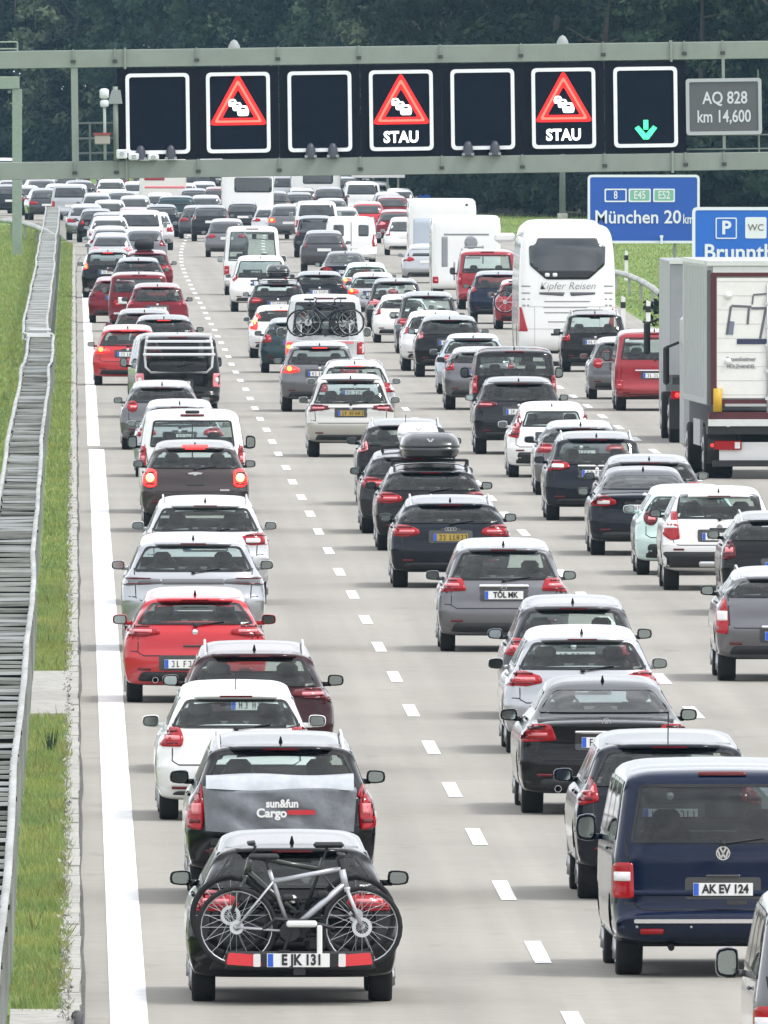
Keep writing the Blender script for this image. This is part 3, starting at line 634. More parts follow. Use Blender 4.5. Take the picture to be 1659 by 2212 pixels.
    if o.get('chrome'):
        patch(c, 'chrome_strip', rrect(0, pz + .115, .66 if o['chrome'] == 1 else o['chrome'], .032, .012, 2), M_chrome, off=.022, skirt=.02)
    if o.get('rails'):
        for sg in (-1, 1):
            pts = []
            for t in np.linspace(0, 1, 9):
                r_ = k['roofr'][0] + .15 + (k['roofr'][1] - k['roofr'][0] - .1) * t; x = sg * (M(H - .09) * .93)
                h, *_ = c.bvh.ray_cast(Vector((x, yb + r_, 5)), Vector((0, 0, -1))); z = (h.z if h else H - .05) + (.045 if 0 < t < 1 else -.01); pts.append((x, yb + r_, z))
            MB().tube(pts, .014, 6).build('roof_rail', M_alu if o['rails'] == 1 else M_black, root, True)
    if o.get('exhaust') and lod < 2:
        for sg in ((-1, 1) if o['exhaust'] == 2 else (-1,)):
            zz = k['prof'][1][1] + .01; MB().lathe([(.032, -.02), (.038, -.02), (.038, .14)], 12, Matrix.Translation((sg * c.w * .55, 0, zz)), 'y').build('exhaust_pipe', M_chrome, root, loc=(0, yb + .02, 0))
    if lod == 0 and kind != 'coach':
        for q in ((.30, .55) if kind != 'van' else (.35,)):
            yy = yb + rr0 + (fy - rr0) * q if sw else 0
            if sw:
                h, *_ = c.bvh.ray_cast(Vector((-5, yy, z0 - .08)), Vector((1, 0, 0)))
                if h: MB().box((h.x - .015, yy, z0 - .08), (.03, .16, .03), bev=.01).build('door_handle', P, root)
    return c
def ringpatch(c, name, outer, inner, m, view, off):
    n = len(outer); D = {'rear': Vector((0, 1, 0)), 'front': Vector((0, -1, 0)), 'left': Vector((1, 0, 0)), 'right': Vector((-1, 0, 0))}[view]; v = []
    def pr(p):
        o = (Vector((p[0], 0, p[1])) if view in ('rear', 'front') else Vector((0, p[0], p[1]))) - D * 20
        h, nn, _, _ = c.bvh.ray_cast(o, D)
        if h is None: h, nn, _, _ = c.bvh.find_nearest(o + D * (20 - (c.k['L'] / 2 if view in ('rear', 'front') else c.w * .9)))
        if nn.dot(D) > 0: nn = -nn
        return h + nn * off
    # resample both loops alike
    O, I = [], []
    for i in range(n):
        a, b = Vector(outer[i]), Vector(outer[(i + 1) % n]); a2, b2 = Vector(inner[i]), Vector(inner[(i + 1) % n]); k = max(1, int((b - a).length / (.10 * c.gs)))
        for j in range(k): O.append(a + (b - a) * j / k); I.append(a2 + (b2 - a2) * j / k)
    v = [pr(p) for p in O] + [pr(p) for p in I]; n = len(O)
    f = [(i, (i + 1) % n, n + (i + 1) % n, n + i) for i in range(n)]
    return link(name, mesh(name, [tuple(q) for q in v], f, m), c.root)
def top_z(c, x, y):
    h, *_ = c.bvh.ray_cast(Vector((x, y, 6)), Vector((0, 0, -1))); return h.z if h else c.H
def wpt(c, p): return Matrix.Rotation(c.root.rotation_euler.z, 4, 'Z') @ Vector(p) + c.root.location
def roof_box(c, w, h, L, col, label, x=0., y=None, name='roof_box'):
    y = -.2 if y is None else y; z = top_z(c, x, y) + .09
    t = thing(name, label, 'roof box', wpt(c, (x, y, z)), c.root.rotation_euler.z)
    m = {'black': mat('roofbox_black', (.012, .014, .016), .25, coat=.6), 'white': mat('roofbox_white', (.7, .7, .7), .3), 'grey': mat('roofbox_grey', (.10, .105, .11), .35, coat=.5)}[col]
    for nm, za, zb_, s0_, s1_ in (('lower_shell', 0, h * .42, .86, 1.0), ('lid', h * .42, h, 1.0, .80)):
        v = []; n_ = 20
        zs = np.linspace(za, zb_, 5)
        for i, z_ in enumerate(zs):
            q = i / 4; sc = s0_ + (s1_ - s0_) * (q ** (2.2 if nm == 'lid' else .6))
            if nm == 'lid' and i == 4: sc *= .92
            for a in range(n_):
                t_ = 2 * PI * a / n_; ct, st = math.cos(t_), math.sin(t_)
                v.append((w / 2 * sc * math.copysign(abs(ct) ** .35, ct), L / 2 * (sc if nm == 'lid' else (.9 + .1 * sc)) * math.copysign(abs(st) ** .4, st) + (0 if nm != 'lid' else .08 * q), z_))
        f = [(i * n_ + a, i * n_ + (a + 1) % n_, (i + 1) * n_ + (a + 1) % n_, (i + 1) * n_ + a) for i in range(4) for a in range(n_)] + [tuple(range(n_))[::-1], tuple(range(4 * n_, 5 * n_))]
        MB().add(v, f).build(nm, m, t, True)
    b = MB()
    for yy in (-.45, .35):
        wz = c.w * .66; b.box((0, yy, -.045), (wz * 2, .06, .035), bev=.01)
        for sg in (-1, 1): b.box((sg * wz, yy, -.085), (.05, .09, .10))
    b.build('roof_bars', M_black, t)
    text('lid_emblem', 'Y', h * .45, M_alu, t, (0, -L / 2 * .93 - .0, h * .62), bold=.004)
    return t
def bicycle(loc, rz, label, frame=M_alu, flip=1, lean=0., dark=False, group='bicycles on rear carriers', lod=0):
    t = thing('bicycle', label, 'bicycle', loc, rz, group); t.rotation_euler = (lean, 0, rz)
    Rw = .335; A = (-.53 * flip, 0, Rw); B = (.53 * flip, 0, Rw); n = 28 if lod == 0 else 16
    for q, P_ in enumerate((A, B)):
        w = MB().tube([(Rw * math.cos(a) * .97, 0, Rw * math.sin(a) * .97) for a in np.linspace(0, 2 * PI, n + 1)[:-1]], .024, 6, closed=True).build('wheel', M_tyre, t, True, loc=P_)
        MB().tube([(.305 * math.cos(a), 0, .305 * math.sin(a)) for a in np.linspace(0, 2 * PI, n + 1)[:-1]], .010, 5, closed=True).build('rim', M_alu if not dark else M_black, w, True)
        s = MB()
        for a in np.linspace(0, 2 * PI, 17 if lod == 0 else 9)[:-1]: s.tube([(0, .02 * (-1) ** int(a * 9), 0), (.30 * math.cos(a), 0, .30 * math.sin(a))], .0022 if lod == 0 else .004, 3)
        s.build('spokes', M_alu, w)
        MB().lathe([(.001, -.035), (.025, -.034), (.028, 0), (.025, .034), (.001, .035)], 10, None, 'y').build('hub', M_alu, w, True)
        MB().ring(circ(0, 0, .085 if q else .06, 20), circ(0, 0, .055 if q else .03, 20), -.045, -.040).build('brake_disc' if q else 'sprocket', M_alu, w)
    bb = (-.08 * flip, 0, .30); hd = (.36 * flip, 0, .82); hd2 = (.385 * flip, 0, .70); st = (-.22 * flip, 0, .72)
    f = MB().tube([bb, hd2], .028, 8).tube([st, (.35 * flip, 0, .83)], .021, 8).tube([bb, st, (-.255 * flip, 0, .82)], .018, 8).tube([hd, (hd2[0] + .01 * flip, 0, .66)], .030, 8)
    for sg in (-1, 1): f.tube([(bb[0], sg * .03, bb[2]), (A[0], sg * .06, A[2])], .012, 6).tube([(st[0], sg * .02, st[2]), (A[0], sg * .06, A[2])], .010, 6)
    f.build('frame', frame, t, True)
    fk = MB().box((.405 * flip, 0, .655), (.05, .12, .04))
    for sg in (-1, 1): fk.tube([(.405 * flip, sg * .055, .65), (B[0], sg * .055, B[2])], .017, 7)
    fk.build('fork', frame, t, True)
    hb = MB().tube([(.35 * flip, 0, .82), (.32 * flip, 0, .92), (.38 * flip, 0, .94)], .016, 6)
    hb.tube([(.33 * flip, -.30, .95), (.38 * flip, -.12, .95), (.38 * flip, .12, .95), (.33 * flip, .30, .95)], .013, 6)
    hb.build('handlebar', M_black, t, True)
    MB().box((-.30 * flip, 0, .93), (.26, .13, .05), bev=.02).tube([(-.255 * flip, 0, .80), (-.29 * flip, 0, .92)], .013, 6).build('saddle', M_black, t)
    ck = MB().lathe([(.001, -.05), (.085, -.05), (.085, -.045), (.001, -.045)], 18, Matrix.Translation((bb[0], 0, bb[2])), 'y')
    ck.tube([(bb[0], -.07, bb[2]), (bb[0] - .05 * flip, -.07, bb[2] - .16)], .012, 6).tube([(bb[0], .07, bb[2]), (bb[0] + .05 * flip, .07, bb[2] + .16)], .012, 6)
    ck.box((bb[0] - .05 * flip, -.11, bb[2] - .165), (.09, .07, .02)).box((bb[0] + .05 * flip, .11, bb[2] + .165), (.09, .07, .02)); ck.build('crank', M_black, t)
    return t
# ------------------------------------------------------------------ ground, road
def groundmat(name, cols, scale, bump=.0, stretch=(1, 1, 1), det=6, streak=0.):
    if name in MATS: return MATS[name]
    m = bpy.data.materials.new(name); m.use_nodes = True; t = m.node_tree; p = t.nodes['Principled BSDF']; p.inputs['Roughness'].default_value = .9; p.inputs['Specular IOR Level'].default_value = .25
    ge = N(t, 'ShaderNodeNewGeometry'); mp = N(t, 'ShaderNodeMapping'); mp.inputs['Scale'].default_value = stretch
    nz = N(t, 'ShaderNodeTexNoise', i_Scale=scale, i_Detail=float(det), i_Roughness=.62); cr = N(t, 'ShaderNodeValToRGB')
    e = cr.color_ramp.elements; n = len(cols)
    while len(e) < n: e.new(.5)
    for i, c in enumerate(cols): e[i].position = .30 + .40 * i / (n - 1); e[i].color = (*c, 1)
    t.links.new(ge.outputs['Position'], mp.inputs[0]); t.links.new(mp.outputs[0], nz.inputs[0]); t.links.new(nz.outputs[0], cr.inputs[0])
    last = cr.outputs[0]
    if streak:
        m2 = N(t, 'ShaderNodeMapping'); m2.inputs['Scale'].default_value = (2.0, .012, 1); n2 = N(t, 'ShaderNodeTexNoise', i_Scale=1.6, i_Detail=4.0)
        m3 = N(t, 'ShaderNodeMapping'); m3.inputs['Scale'].default_value = (.04, .10, 1); n3 = N(t, 'ShaderNodeTexNoise', i_Scale=1.0, i_Detail=3.0)
        for a, b in ((m2, n2), (m3, n3)):
            t.links.new(ge.outputs['Position'], a.inputs[0]); t.links.new(a.outputs[0], b.inputs[0])
            mr = N(t, 'ShaderNodeMapRange'); mr.inputs['From Min'].default_value = .35; mr.inputs['From Max'].default_value = .65; mr.inputs['To Min'].default_value = 1 - streak; mr.inputs['To Max'].default_value = 1 + streak * .6
            mu = N(t, 'ShaderNodeMix', data_type='RGBA', blend_type='MULTIPLY'); mu.inputs[0].default_value = 1
            t.links.new(b.outputs[0], mr.inputs[0]); t.links.new(last, mu.inputs[6]); t.links.new(mr.outputs[0], mu.inputs[7]); last = mu.outputs[2]
    if streak:      # tyre darkened wheel tracks, two per lane, broken up along the road
        sx = N(t, 'ShaderNodeSeparateXYZ'); t.links.new(ge.outputs['Position'], sx.inputs[0])
        a1 = N(t, 'ShaderNodeMath', operation='MULTIPLY_ADD'); a1.inputs[1].default_value = 2 * PI / 1.85; a1.inputs[2].default_value = -.45 * 2 * PI / 1.85; sn = N(t, 'ShaderNodeMath', operation='COSINE'); t.links.new(sx.outputs[0], a1.inputs[0]); t.links.new(a1.outputs[0], sn.inputs[0])
        ra = N(t, 'ShaderNodeMapRange'); ra.inputs['From Min'].default_value = -1; ra.inputs['From Max'].default_value = .2; ra.inputs['To Min'].default_value = .915; ra.inputs['To Max'].default_value = 1.0; t.links.new(sn.outputs[0], ra.inputs[0])
        m5 = N(t, 'ShaderNodeMapping'); m5.inputs['Scale'].default_value = (1.3, .30, 1); n5 = N(t, 'ShaderNodeTexNoise', i_Scale=1.5, i_Detail=5.0); t.links.new(ge.outputs['Position'], m5.inputs[0]); t.links.new(m5.outputs[0], n5.inputs[0])
        r5 = N(t, 'ShaderNodeMapRange'); r5.inputs['From Min'].default_value = .62; r5.inputs['From Max'].default_value = .74; r5.inputs['To Min'].default_value = 1.0; r5.inputs['To Max'].default_value = .86; t.links.new(n5.outputs[0], r5.inputs[0])
        for q_ in (ra, r5):
            mu = N(t, 'ShaderNodeMix', data_type='RGBA', blend_type='MULTIPLY'); mu.inputs[0].default_value = 1; t.links.new(last, mu.inputs[6]); t.links.new(q_.outputs[0], mu.inputs[7]); last = mu.outputs[2]
    if streak:      # slab by slab difference of the concrete, 3.7 m wide and 5 m long
        ad = N(t, 'ShaderNodeVectorMath', operation='ADD'); ad.inputs[1].default_value = (-.45, 0, 0); di = N(t, 'ShaderNodeVectorMath', operation='DIVIDE'); di.inputs[1].default_value = (3.7, 5.0, 1e4)
        fl = N(t, 'ShaderNodeVectorMath', operation='FLOOR'); wn = N(t, 'ShaderNodeTexWhiteNoise'); mr = N(t, 'ShaderNodeMapRange'); mr.inputs['To Min'].default_value = .965; mr.inputs['To Max'].default_value = 1.02
        mu = N(t, 'ShaderNodeMix', data_type='RGBA', blend_type='MULTIPLY'); mu.inputs[0].default_value = 1
        t.links.new(ge.outputs['Position'], ad.inputs[0]); t.links.new(ad.outputs[0], di.inputs[0]); t.links.new(di.outputs[0], fl.inputs[0]); t.links.new(fl.outputs[0], wn.inputs['Vector']); t.links.new(wn.outputs['Value'], mr.inputs[0]); t.links.new(last, mu.inputs[6]); t.links.new(mr.outputs[0], mu.inputs[7]); last = mu.outputs[2]
    t.links.new(last, p.inputs['Base Color'])
    if bump:
        n4 = N(t, 'ShaderNodeTexNoise', i_Scale=9.0, i_Detail=5.0); bp = N(t, 'ShaderNodeBump', i_Strength=bump, i_Distance=.01)
        t.links.new(ge.outputs['Position'], n4.inputs[0]); t.links.new(n4.outputs[0], bp.inputs['Height']); t.links.new(bp.outputs[0], p.inputs['Normal'])
    MATS[name] = m; return m
M_grass = groundmat('meadow_grass', [(.085, .15, .03), (.12, .20, .045), (.16, .24, .055), (.21, .25, .07)], .35, stretch=(1, .12, 1))
M_verge = groundmat('verge_grass', [(.085, .125, .045), (.13, .18, .06), (.18, .205, .06), (.25, .23, .09)], .55, stretch=(1, .3, 1))
M_road = groundmat('concrete_road', [(.292, .275, .244), (.308, .290, .258), (.326, .308, .275)], 2.5, .25, streak=.055)
M_conc = groundmat('kerb_concrete', [(.24, .235, .21), (.38, .37, .34), (.46, .45, .42)], 6, .5)
M_bedshade = groundmat('shaded_median_ground', [(.03, .032, .026), (.06, .06, .05)], 5)  # ground below the guardrail, its shade put into the dark colour
M_mark = groundmat('marking_paint', [(.60, .59, .57), (.78, .78, .77), (.84, .84, .83), (.84, .84, .83)], 2.2, .2)
M_joint = groundmat('joint_bitumen', [(.06, .058, .055), (.14, .135, .125)], 4)
tag(link('ground', mesh('ground', [(-3000, -800, 0), (3000, -800, 0), (3000, 7000, 0), (-3000, 7000, 0)], [(0, 1, 2, 3)], M_grass)), kind='structure')
Lft = [(0, -300), (0, 215), (0, 400), (0, 900), (0, 1150), (-.8, 1260), (-2.3, 1330), (-3.8, 1380), (-9, 1460), (-22, 1560), (-60, 1750)]
def ri(x, y): g = G(x, y); return (g.x, g.y)
Rgt = [(17.3, -300), (17.3, 215), (17.3, 790), ri(1400, 702), ri(1335, 662), ri(1215, 590), ri(1110, 520), ri(1010, 470), ri(920, 430), (21, 1660), (10, 1800)]
ys = sorted(set([q[1] for q in Lft] + [q[1] for q in Rgt] + list(range(200, 1700, 20)))); ys = [y for y in ys if y <= 1750]
rv = []; rf = []
for y in ys: rv += [(float(np.interp(y, [q[1] for q in Lft], [q[0] for q in Lft])), y, .010), (float(np.interp(y, [q[1] for q in Rgt], [q[0] for q in Rgt])), y, .010)]
for i in range(len(ys) - 1): rf.append((2 * i, 2 * i + 1, 2 * i + 3, 2 * i + 2))
road = tag(link('road', mesh('road', rv, rf, M_road)), kind='structure')
def wob(y, a=.02, s=1.): return a * (math.sin(y * .11 * s) + .7 * math.sin(y * .27 * s + 1.3) + .5 * math.sin(y * .53 * s + .4)) / 2.2
def curve(y): return 2e-5 * max(0, y - 1000) ** 2
def strip(name, x0, x1, ya, yb_, z, m, parent=None, step=6, wa=0.):
    v = []; f = []; k = max(1, int((yb_ - ya) / step))
    for i in range(k + 1):
        y = ya + (yb_ - ya) * i / k; c_ = curve(y); v += [(x0 + c_ + wob(y, wa), y, z), (x1 + c_ + wob(y + 3, wa), y, z)]
    f = [(2 * i, 2 * i + 1, 2 * i + 3, 2 * i + 2) for i in range(k)]
    return link(name, mesh(name, v, f, m), parent)
strip('edge_line', .30, .615, 190, 555, .016, M_mark, road); strip('edge_line', .28, .53, 560, 1180, .016, M_mark, road)
def dashes(X, ph, ya, yb_, xo=0.):
    y = ya - (ya % 18) + ph; me = mesh('lane_dash', [(-.075, -3, 0), (.075, -3, 0), (.075, 3, 0), (-.075, 3, 0)], [(0, 1, 2, 3)], M_mark)
    while y < yb_:
        link('lane_dash', me, road, (X + curve(y) + R.uniform(-.015, .015), y + R.uniform(-.15, .15), .016 + xo)); y += 18
dashes(4.15, 8.0, 200, 1250); dashes(7.60, 7.0, 200, 1300); dashes(11.85, 12., 200, 900)
strip('shoulder_joint', .055, .085, 190, 1100, .017, M_joint, road, 2.5, .022)
kb = tag(link('kerb', None), kind='structure')
y = 205.; kme = []
for i in range(6):
    a = .5; vs_ = [(-.075 + R.uniform(-.02, .01), -a + .01, 0), (.052, -a + .01, 0), (.052, a - .01, 0), (-.075 + R.uniform(-.02, .01), a - .01, 0)]
    b_ = MB().add([(x, yy, z + q) for q in (-.05, .045) for x, yy, z in vs_], [(3, 2, 1, 0), (4, 5, 6, 7), (0, 1, 5, 4), (1, 2, 6, 5), (2, 3, 7, 6), (3, 0, 4, 7)]); kme.append(mesh('kerb_stone', b_.v, b_.f, M_conc))
for i in range(95):
    o = link('kerb_stone', R.choice(kme), kb, (R.uniform(-.008, .008), y, R.uniform(-.012, .008)), (0, 0, R.uniform(-.003, .003))); o.scale = (1, 3, 1); y += 3.03
q = MB()
while y < 1150: q.box((-.012 + R.uniform(-.01, .01), y, .0), (.125, 1.98, .09)); y += 2.02
tag(q.build('kerb_stones_far', M_conc, kb), kind='stuff')
# median bed under the guardrail, coloured dark as if in its shade, and the two concrete slabs in the verge
MB().box((-.90, 750, -.04), (.66, 1120, .09)).build('median_bed', M_bedshade); bpy.data.objects['median_bed']['kind'] = 'structure'
for a, b in ((329, 352), (205, 226.5)):
    o = MB().box((-.30, (a + b) / 2, .0), (.47, b - a, .10)).build('concrete_slab', M_conc); o['kind'] = 'structure'
# ------------------------------------------------------------------ grass
def blades(name, n, xf, y0, y1, h, wd, m, label=None, pw=1., skip=(), keep=None):
    u = NP.rand(n) ** pw; Y = y0 + (y1 - y0) * u; X = xf(Y, NP.rand(n)); ok = np.ones(n, bool)
    for a, b in skip: ok &= ~((Y > a) & (Y < b))
    if keep is not None: ok &= keep(X, Y)
    X, Y = X[ok], Y[ok]; n = len(X); hh = h * (.35 + .9 * NP.rand(n) ** 1.5) * (.75 + .25 * np.sin(Y * .9 + X * 7) * np.sin(Y * .23)); a = NP.rand(n) * 2 * PI; lean = NP.randn(n, 2) * .35 * hh[:, None]; w_ = wd * (.6 + .8 * NP.rand(n))
    dx, dy = np.cos(a) * w_, np.sin(a) * w_
    v = np.empty((n, 3, 3)); v[:, 0] = np.stack([X - dx, Y - dy, np.zeros(n)], 1); v[:, 1] = np.stack([X + dx, Y + dy, np.zeros(n)], 1); v[:, 2] = np.stack([X + lean[:, 0], Y + lean[:, 1], hh], 1)
    me = bpy.data.meshes.new(name); me.vertices.add(3 * n); me.vertices.foreach_set('co', v.ravel()); me.loops.add(3 * n); me.loops.foreach_set('vertex_index', np.arange(3 * n, dtype=np.int32))
    me.polygons.add(n); me.polygons.foreach_set('loop_start', np.arange(0, 3 * n, 3, dtype=np.int32)); me.update(); me.materials.append(m)
    return tag(link(name, me), kind='stuff', label=label)
def leafmat(name, cols, scale=.8, sss=.25):
    m = groundmat(name, cols, scale, det=4); t = m.node_tree; p = t.nodes['Principled BSDF']
    tl = N(t, 'ShaderNodeBsdfTranslucent'); ms = N(t, 'ShaderNodeMixShader'); ms.inputs[0].default_value = sss
    lk = p.inputs['Base Color'].links[0].from_socket; out = t.nodes['Material Output']
    t.links.new(lk, tl.inputs[0]); t.links.new(p.outputs[0], ms.inputs[1]); t.links.new(tl.outputs[0], ms.inputs[2]); t.links.new(ms.outputs[0], out.inputs[0]); return m
M_bl = leafmat('grass_blade', [(.17, .24, .08), (.24, .32, .12), (.32, .36, .11), (.44, .41, .17)], .45, .3)
blades('verge_grass', 30000, lambda Y, u: -.52 + .49 * u ** 1.1 - .05 * np.abs(np.sin(Y * .7)) * np.abs(np.sin(Y * .23 + 1)), 226, 420, .13, .010, M_bl, skip=((328.5, 352.5),))
blades('verge_weeds', 1600, lambda Y, u: -.48 + .40 * np.abs(np.sin(u * 3.1)), 226, 420, .24, .012, leafmat('dry_grass', [(.10, .12, .04), (.26, .25, .10), (.45, .40, .20)], 1.2, .3), skip=((328.5, 352.5),), keep=lambda X, Y: np.sin(Y * .37) * np.sin(Y * .11 + X * 9) > .05)
blades('verge_grass', 22000, lambda Y, u: -.52 + .46 * u, 420, 1180, .13, .022, M_bl)
blades('meadow_grass', 60000, lambda Y, u: -1.28 - 5.0 * u, 330, 1300, .20, .035, M_bl, pw=1.1)
blades('roadside_grass', 60000, lambda Y, u: 17.4 + 22 * u, 700, 1400, .14, .035, M_bl, keep=lambda X, Y: X > np.interp(Y, [q[1] for q in Rgt], [q[0] for q in Rgt]) + .1)
gq = MB()
for i in range(2200):
    y = 224 + 330 * R.random() ** 1.5; x = -.075 + R.gauss(0, .022); s_ = R.uniform(.012, .035)
    a, b_, d_, e_ = [Vector((x + R.uniform(-s_, s_), y + R.uniform(-s_, s_) * 2, .03 + R.uniform(0, s_))) for _ in range(4)]; e_.z += s_
    gq.add([a, b_, d_, e_], [(0, 1, 2), (0, 1, 3), (1, 2, 3), (2, 0, 3)])
tag(gq.build('kerb_gravel', M_conc), kind='stuff')
# ------------------------------------------------------------------ double sided guardrail of the median
M_galv = groundmat('galvanised_steel', [(.22, .22, .205), (.35, .355, .335), (.47, .48, .465)], .9, stretch=(1, .25, 1)); M_galv.node_tree.nodes['Principled BSDF'].inputs['Metallic'].default_value = .35; M_galv.node_tree.nodes['Principled BSDF'].inputs['Roughness'].default_value = .5
M_gdark = mat('channel_shade', (.010, .011, .013), .8, var=.3)  # near black: shade inside the spacer channel, put into the colour
gr = thing('guardrail', 'double sided galvanised guardrail running up the grass median at the left', 'guardrail', (0, 0, 0))
PW = [(0, .80), (-.012, .815), (-.05, .81), (-.075, .775), (-.035, .735), (-.02, .70), (-.035, .665), (-.075, .625), (-.05, .59), (-.012, .585), (0, .60)]
def gx(y): return -.0 + wob(y, .038, .20) + wob(y, .009, .8) + (-.13 if y > 712 else 0) + (.045 if 640 < y < 712 else 0)
def rail(side, ya, yb_, nm='rail_beam'):
    v = []; f = []; k = int((yb_ - ya) / 4); m = len(PW)
    X0 = -.56 if side > 0 else -1.20
    for i in range(k + 1):
        y = ya + (yb_ - ya) * i / k
        for a, z in PW: v.append((X0 + gx(y) - a * side * -1 * -1 if side < 0 else X0 + gx(y) + a * 1.0, y, z + wob(y, .008)))
    for i in range(k):
        for j in range(m - 1): f.append((i * m + j, i * m + j + 1, (i + 1) * m + j + 1, (i + 1) * m + j))
    link(nm, mesh(nm, v, f, M_galv, True), gr)
for s_ in (1, -1):
    y = 196.
    while y < 712: rail(s_, y, min(y + 32, 712)); y += 32.0
    rail(s_, 712, 1330)
spc = MB().box((0, 0, .775), (.60, .07, .034)); spd = MB().box((0, .04, .735), (.60, .02, .05))  # spd: recessed dark plate added below the spacer to read as channel shade
M_g2 = groundmat('galvanised_dull', [(.12, .12, .11), (.22, .22, .205), (.32, .325, .31)], 1.3); M_g3 = groundmat('galvanised_bright', [(.40, .41, .41), (.52, .53, .54), (.60, .61, .62)], 1.1)
sms = [mesh('spacer', spc.v, spc.f, q_) for q_ in (M_galv, M_g2, M_g3, M_galv)]; sdm = mesh('shaded_web', spd.v, spd.f, M_gdark)
pq = MB().box((0, 0, .36), (.10, .055, .74)); pm_ = mesh('post', pq.v, pq.f, M_galv)
y = 216.; n = 0
while y < 712:
    if n < 248:
        s = link('spacer', R.choice(sms), gr, (-.88 + gx(y) + R.uniform(-.015, .015), y + R.uniform(-.12, .12), R.uniform(-.014, .014)), (0, R.uniform(-.03, .03), R.uniform(-.04, .04))); link('shaded_web', sdm, s); link('post', pm_, gr, (-.60 + gx(y), y + .1, 0))
    y += 2.0; n += 1
q = MB()
y = 712.
while y < 1330: q.box((-.88 + gx(y) + R.uniform(-.04, .04), y, .775 + R.uniform(-.012, .012)), (.56 + R.uniform(-.06, .08), .9, .035)).box((-.6 + gx(y), y, .36), (.10, .06, .72)).box((-1.16 + gx(y), y, .36), (.10, .06, .72)); y += 2.0
tag(q.build('far_spacers', M_galv, gr), kind='stuff')
cvr = MB().box((-.93, 707, .80), (.62, 8, .05), bev=.02).box((-.90, 720, .80), (.56, 5, .06)).build('transition_cap', M_galv, gr)
# rail of the opposite carriageway where the road bends away
br = thing('guardrail', 'curved guardrail bounding the meadow below the far cars at left', 'guardrail', (0, 0, 0))
pts = [G(118, 512, .7), G(100, 500, .7), G(80, 491, .7), G(55, 483, .7), G(25, 478, .7), G(-20, 474, .7), G(-90, 472, .7)]
MB().tube(pts, .12, 6).build('rail_beam', M_galv, br, True)
for p_ in pts: MB().box((p_.x, p_.y + .2, .35), (.1, .1, .7)).build('post', M_galv, br)
rr_ = thing('guardrail', 'white looking guardrail curving across the grass right of the coach', 'guardrail', (0, 0, 0))
pts = [G(x, y, .65) for x, y in ((1290, 583), (1332, 588), (1360, 596), (1385, 607), (1410, 622), (1432, 642))]
MB().tube(pts, .10, 6).build('rail_beam', M_galv, rr_, True)
for p_ in pts: MB().box((p_.x, p_.y + .2, .32), (.1, .1, .65)).build('post', M_galv, rr_)
for i, (x, yb_, h, lab) in enumerate(((1353, 606, 1.05, 'white delineator post standing right behind the coach roofline'), (1346, 712, .95, 'short white delineator post behind the black minivan'), (1400, 722, .95, 'white delineator post above the dark red van'))):
    g = G(x, yb_); t = thing('delineator_post', lab, 'delineator post', g)
    MB().prism([(-.07, 0), (.07, 0), (.07, h), (-.05, h + .06)], -.05, .05).build('post', M_white, t); MB().box((0, -.055, h - .22), (.15, .012, .18)).build('black_band', M_black, t)
# ------------------------------------------------------------------ overhead gantry
M_gan = mat('gantry_paint', (.24, .275, .245), .55, var=.10, vs_=1.2, bump=.1, bs=6); M_gan2 = mat('gantry_paint_light', (.24, .30, .24), .6, var=.1)
M_gand = mat('gantry_fitting', (.05, .055, .055), .6); M_sgn = mat('display_housing', (.006, .008, .016), .7, var=.2, spec=.15); M_scr = mat('display_screen', (.004, .008, .020), .5, spec=.12)
M_frame = mat('display_frame', (.86, .87, .90), .5, var=.04); M_led = mat('led_red', (.4, .02, .02), .5, emit=(1, .004, .004), es=1.3); M_ledc = mat('led_red_core', (.6, .1, .08), .5, emit=(1, .16, .10), es=1.5)
M_ledw = mat('led_white', (.7, .7, .7), .5, emit=(1, 1, 1), es=1.6); M_ledg = mat('led_green', (.1, .5, .3), .5, emit=(.03, 1, .30), es=1.6)
GY, GB = 628., -.0135
GRX = (829.5 - CX) / 93. + .09
def lx(x): return (x - 829.5) / 93.
def lz(x, row): return 8 - (row + .0135 * (x - 829.5) - HY) / 93.
def gpt(x, y, z): return Vector((GRX + x * math.cos(GB) + z * math.sin(GB), GY + y, -x * math.sin(GB) + z * math.cos(GB)))
ga = thing('sign_gantry', 'grey green steel gantry with two box beams across all lanes', 'gantry', (GRX, GY, 0)); ga.rotation_euler = (0, GB, 0)
segx = [-1150, 272, 1452, 2300]
for nm, zc in (('upper_beam', (8.325 + 7.925) / 2), ('lower_beam', (5.75 + 5.335) / 2)):
    for a, b in zip(segx[:-1], segx[1:]):
        bm = MB().box(((lx(a) + lx(b)) / 2, .35, zc), (lx(b) - lx(a) - .03, .7, .41), bev=.012).build(nm, M_gan, ga)
    for x in segx[1:3]: MB().box((lx(x), .35, zc), (.05, .80, .50)).build('flange', M_gan, ga)
    for x in (160, 250, 427, 602, 777, 953, 1127, 1305, 1480, 1563): 
        bk = MB().box((lx(x), -.012, zc - .06), (.11, .05, .075)).build('bracket', M_gand, ga); MB().box((lx(x), -.02, zc + .13), (.035, .05, .20)).build('bolt_plate', M_gan, bk)
for x in (160,): MB().box((lx(x + 2), .1, 6.84), (.16, .16, 2.2)).build('strut', M_gan, ga)
for x in (-1140, 2290): MB().box((lx(x), .35, 4.1), (.6, .7, 8.9)).build('support_post', M_gan, ga)
for x in (508, 1218): MB().lathe([(.001, .20), (.07, .16), (.13, .05), (.14, 0)], 12, Matrix.Translation((lx(x), .3, 8.33)), 'z').build('beacon_dome', mat('dome_grey', (.3, .32, .32), .5), ga, True)
q = MB()
for z in (8.38, 8.54): q.tube([(lx(-900), .1, z), (lx(40), .1, z)], .022, 6)
for x in (40, -60, -160): q.tube([(lx(x), .1, 8.3), (lx(x), .1, 8.54)], .022, 6)
q.build('hand_rail', M_gan2, ga)
q = MB()
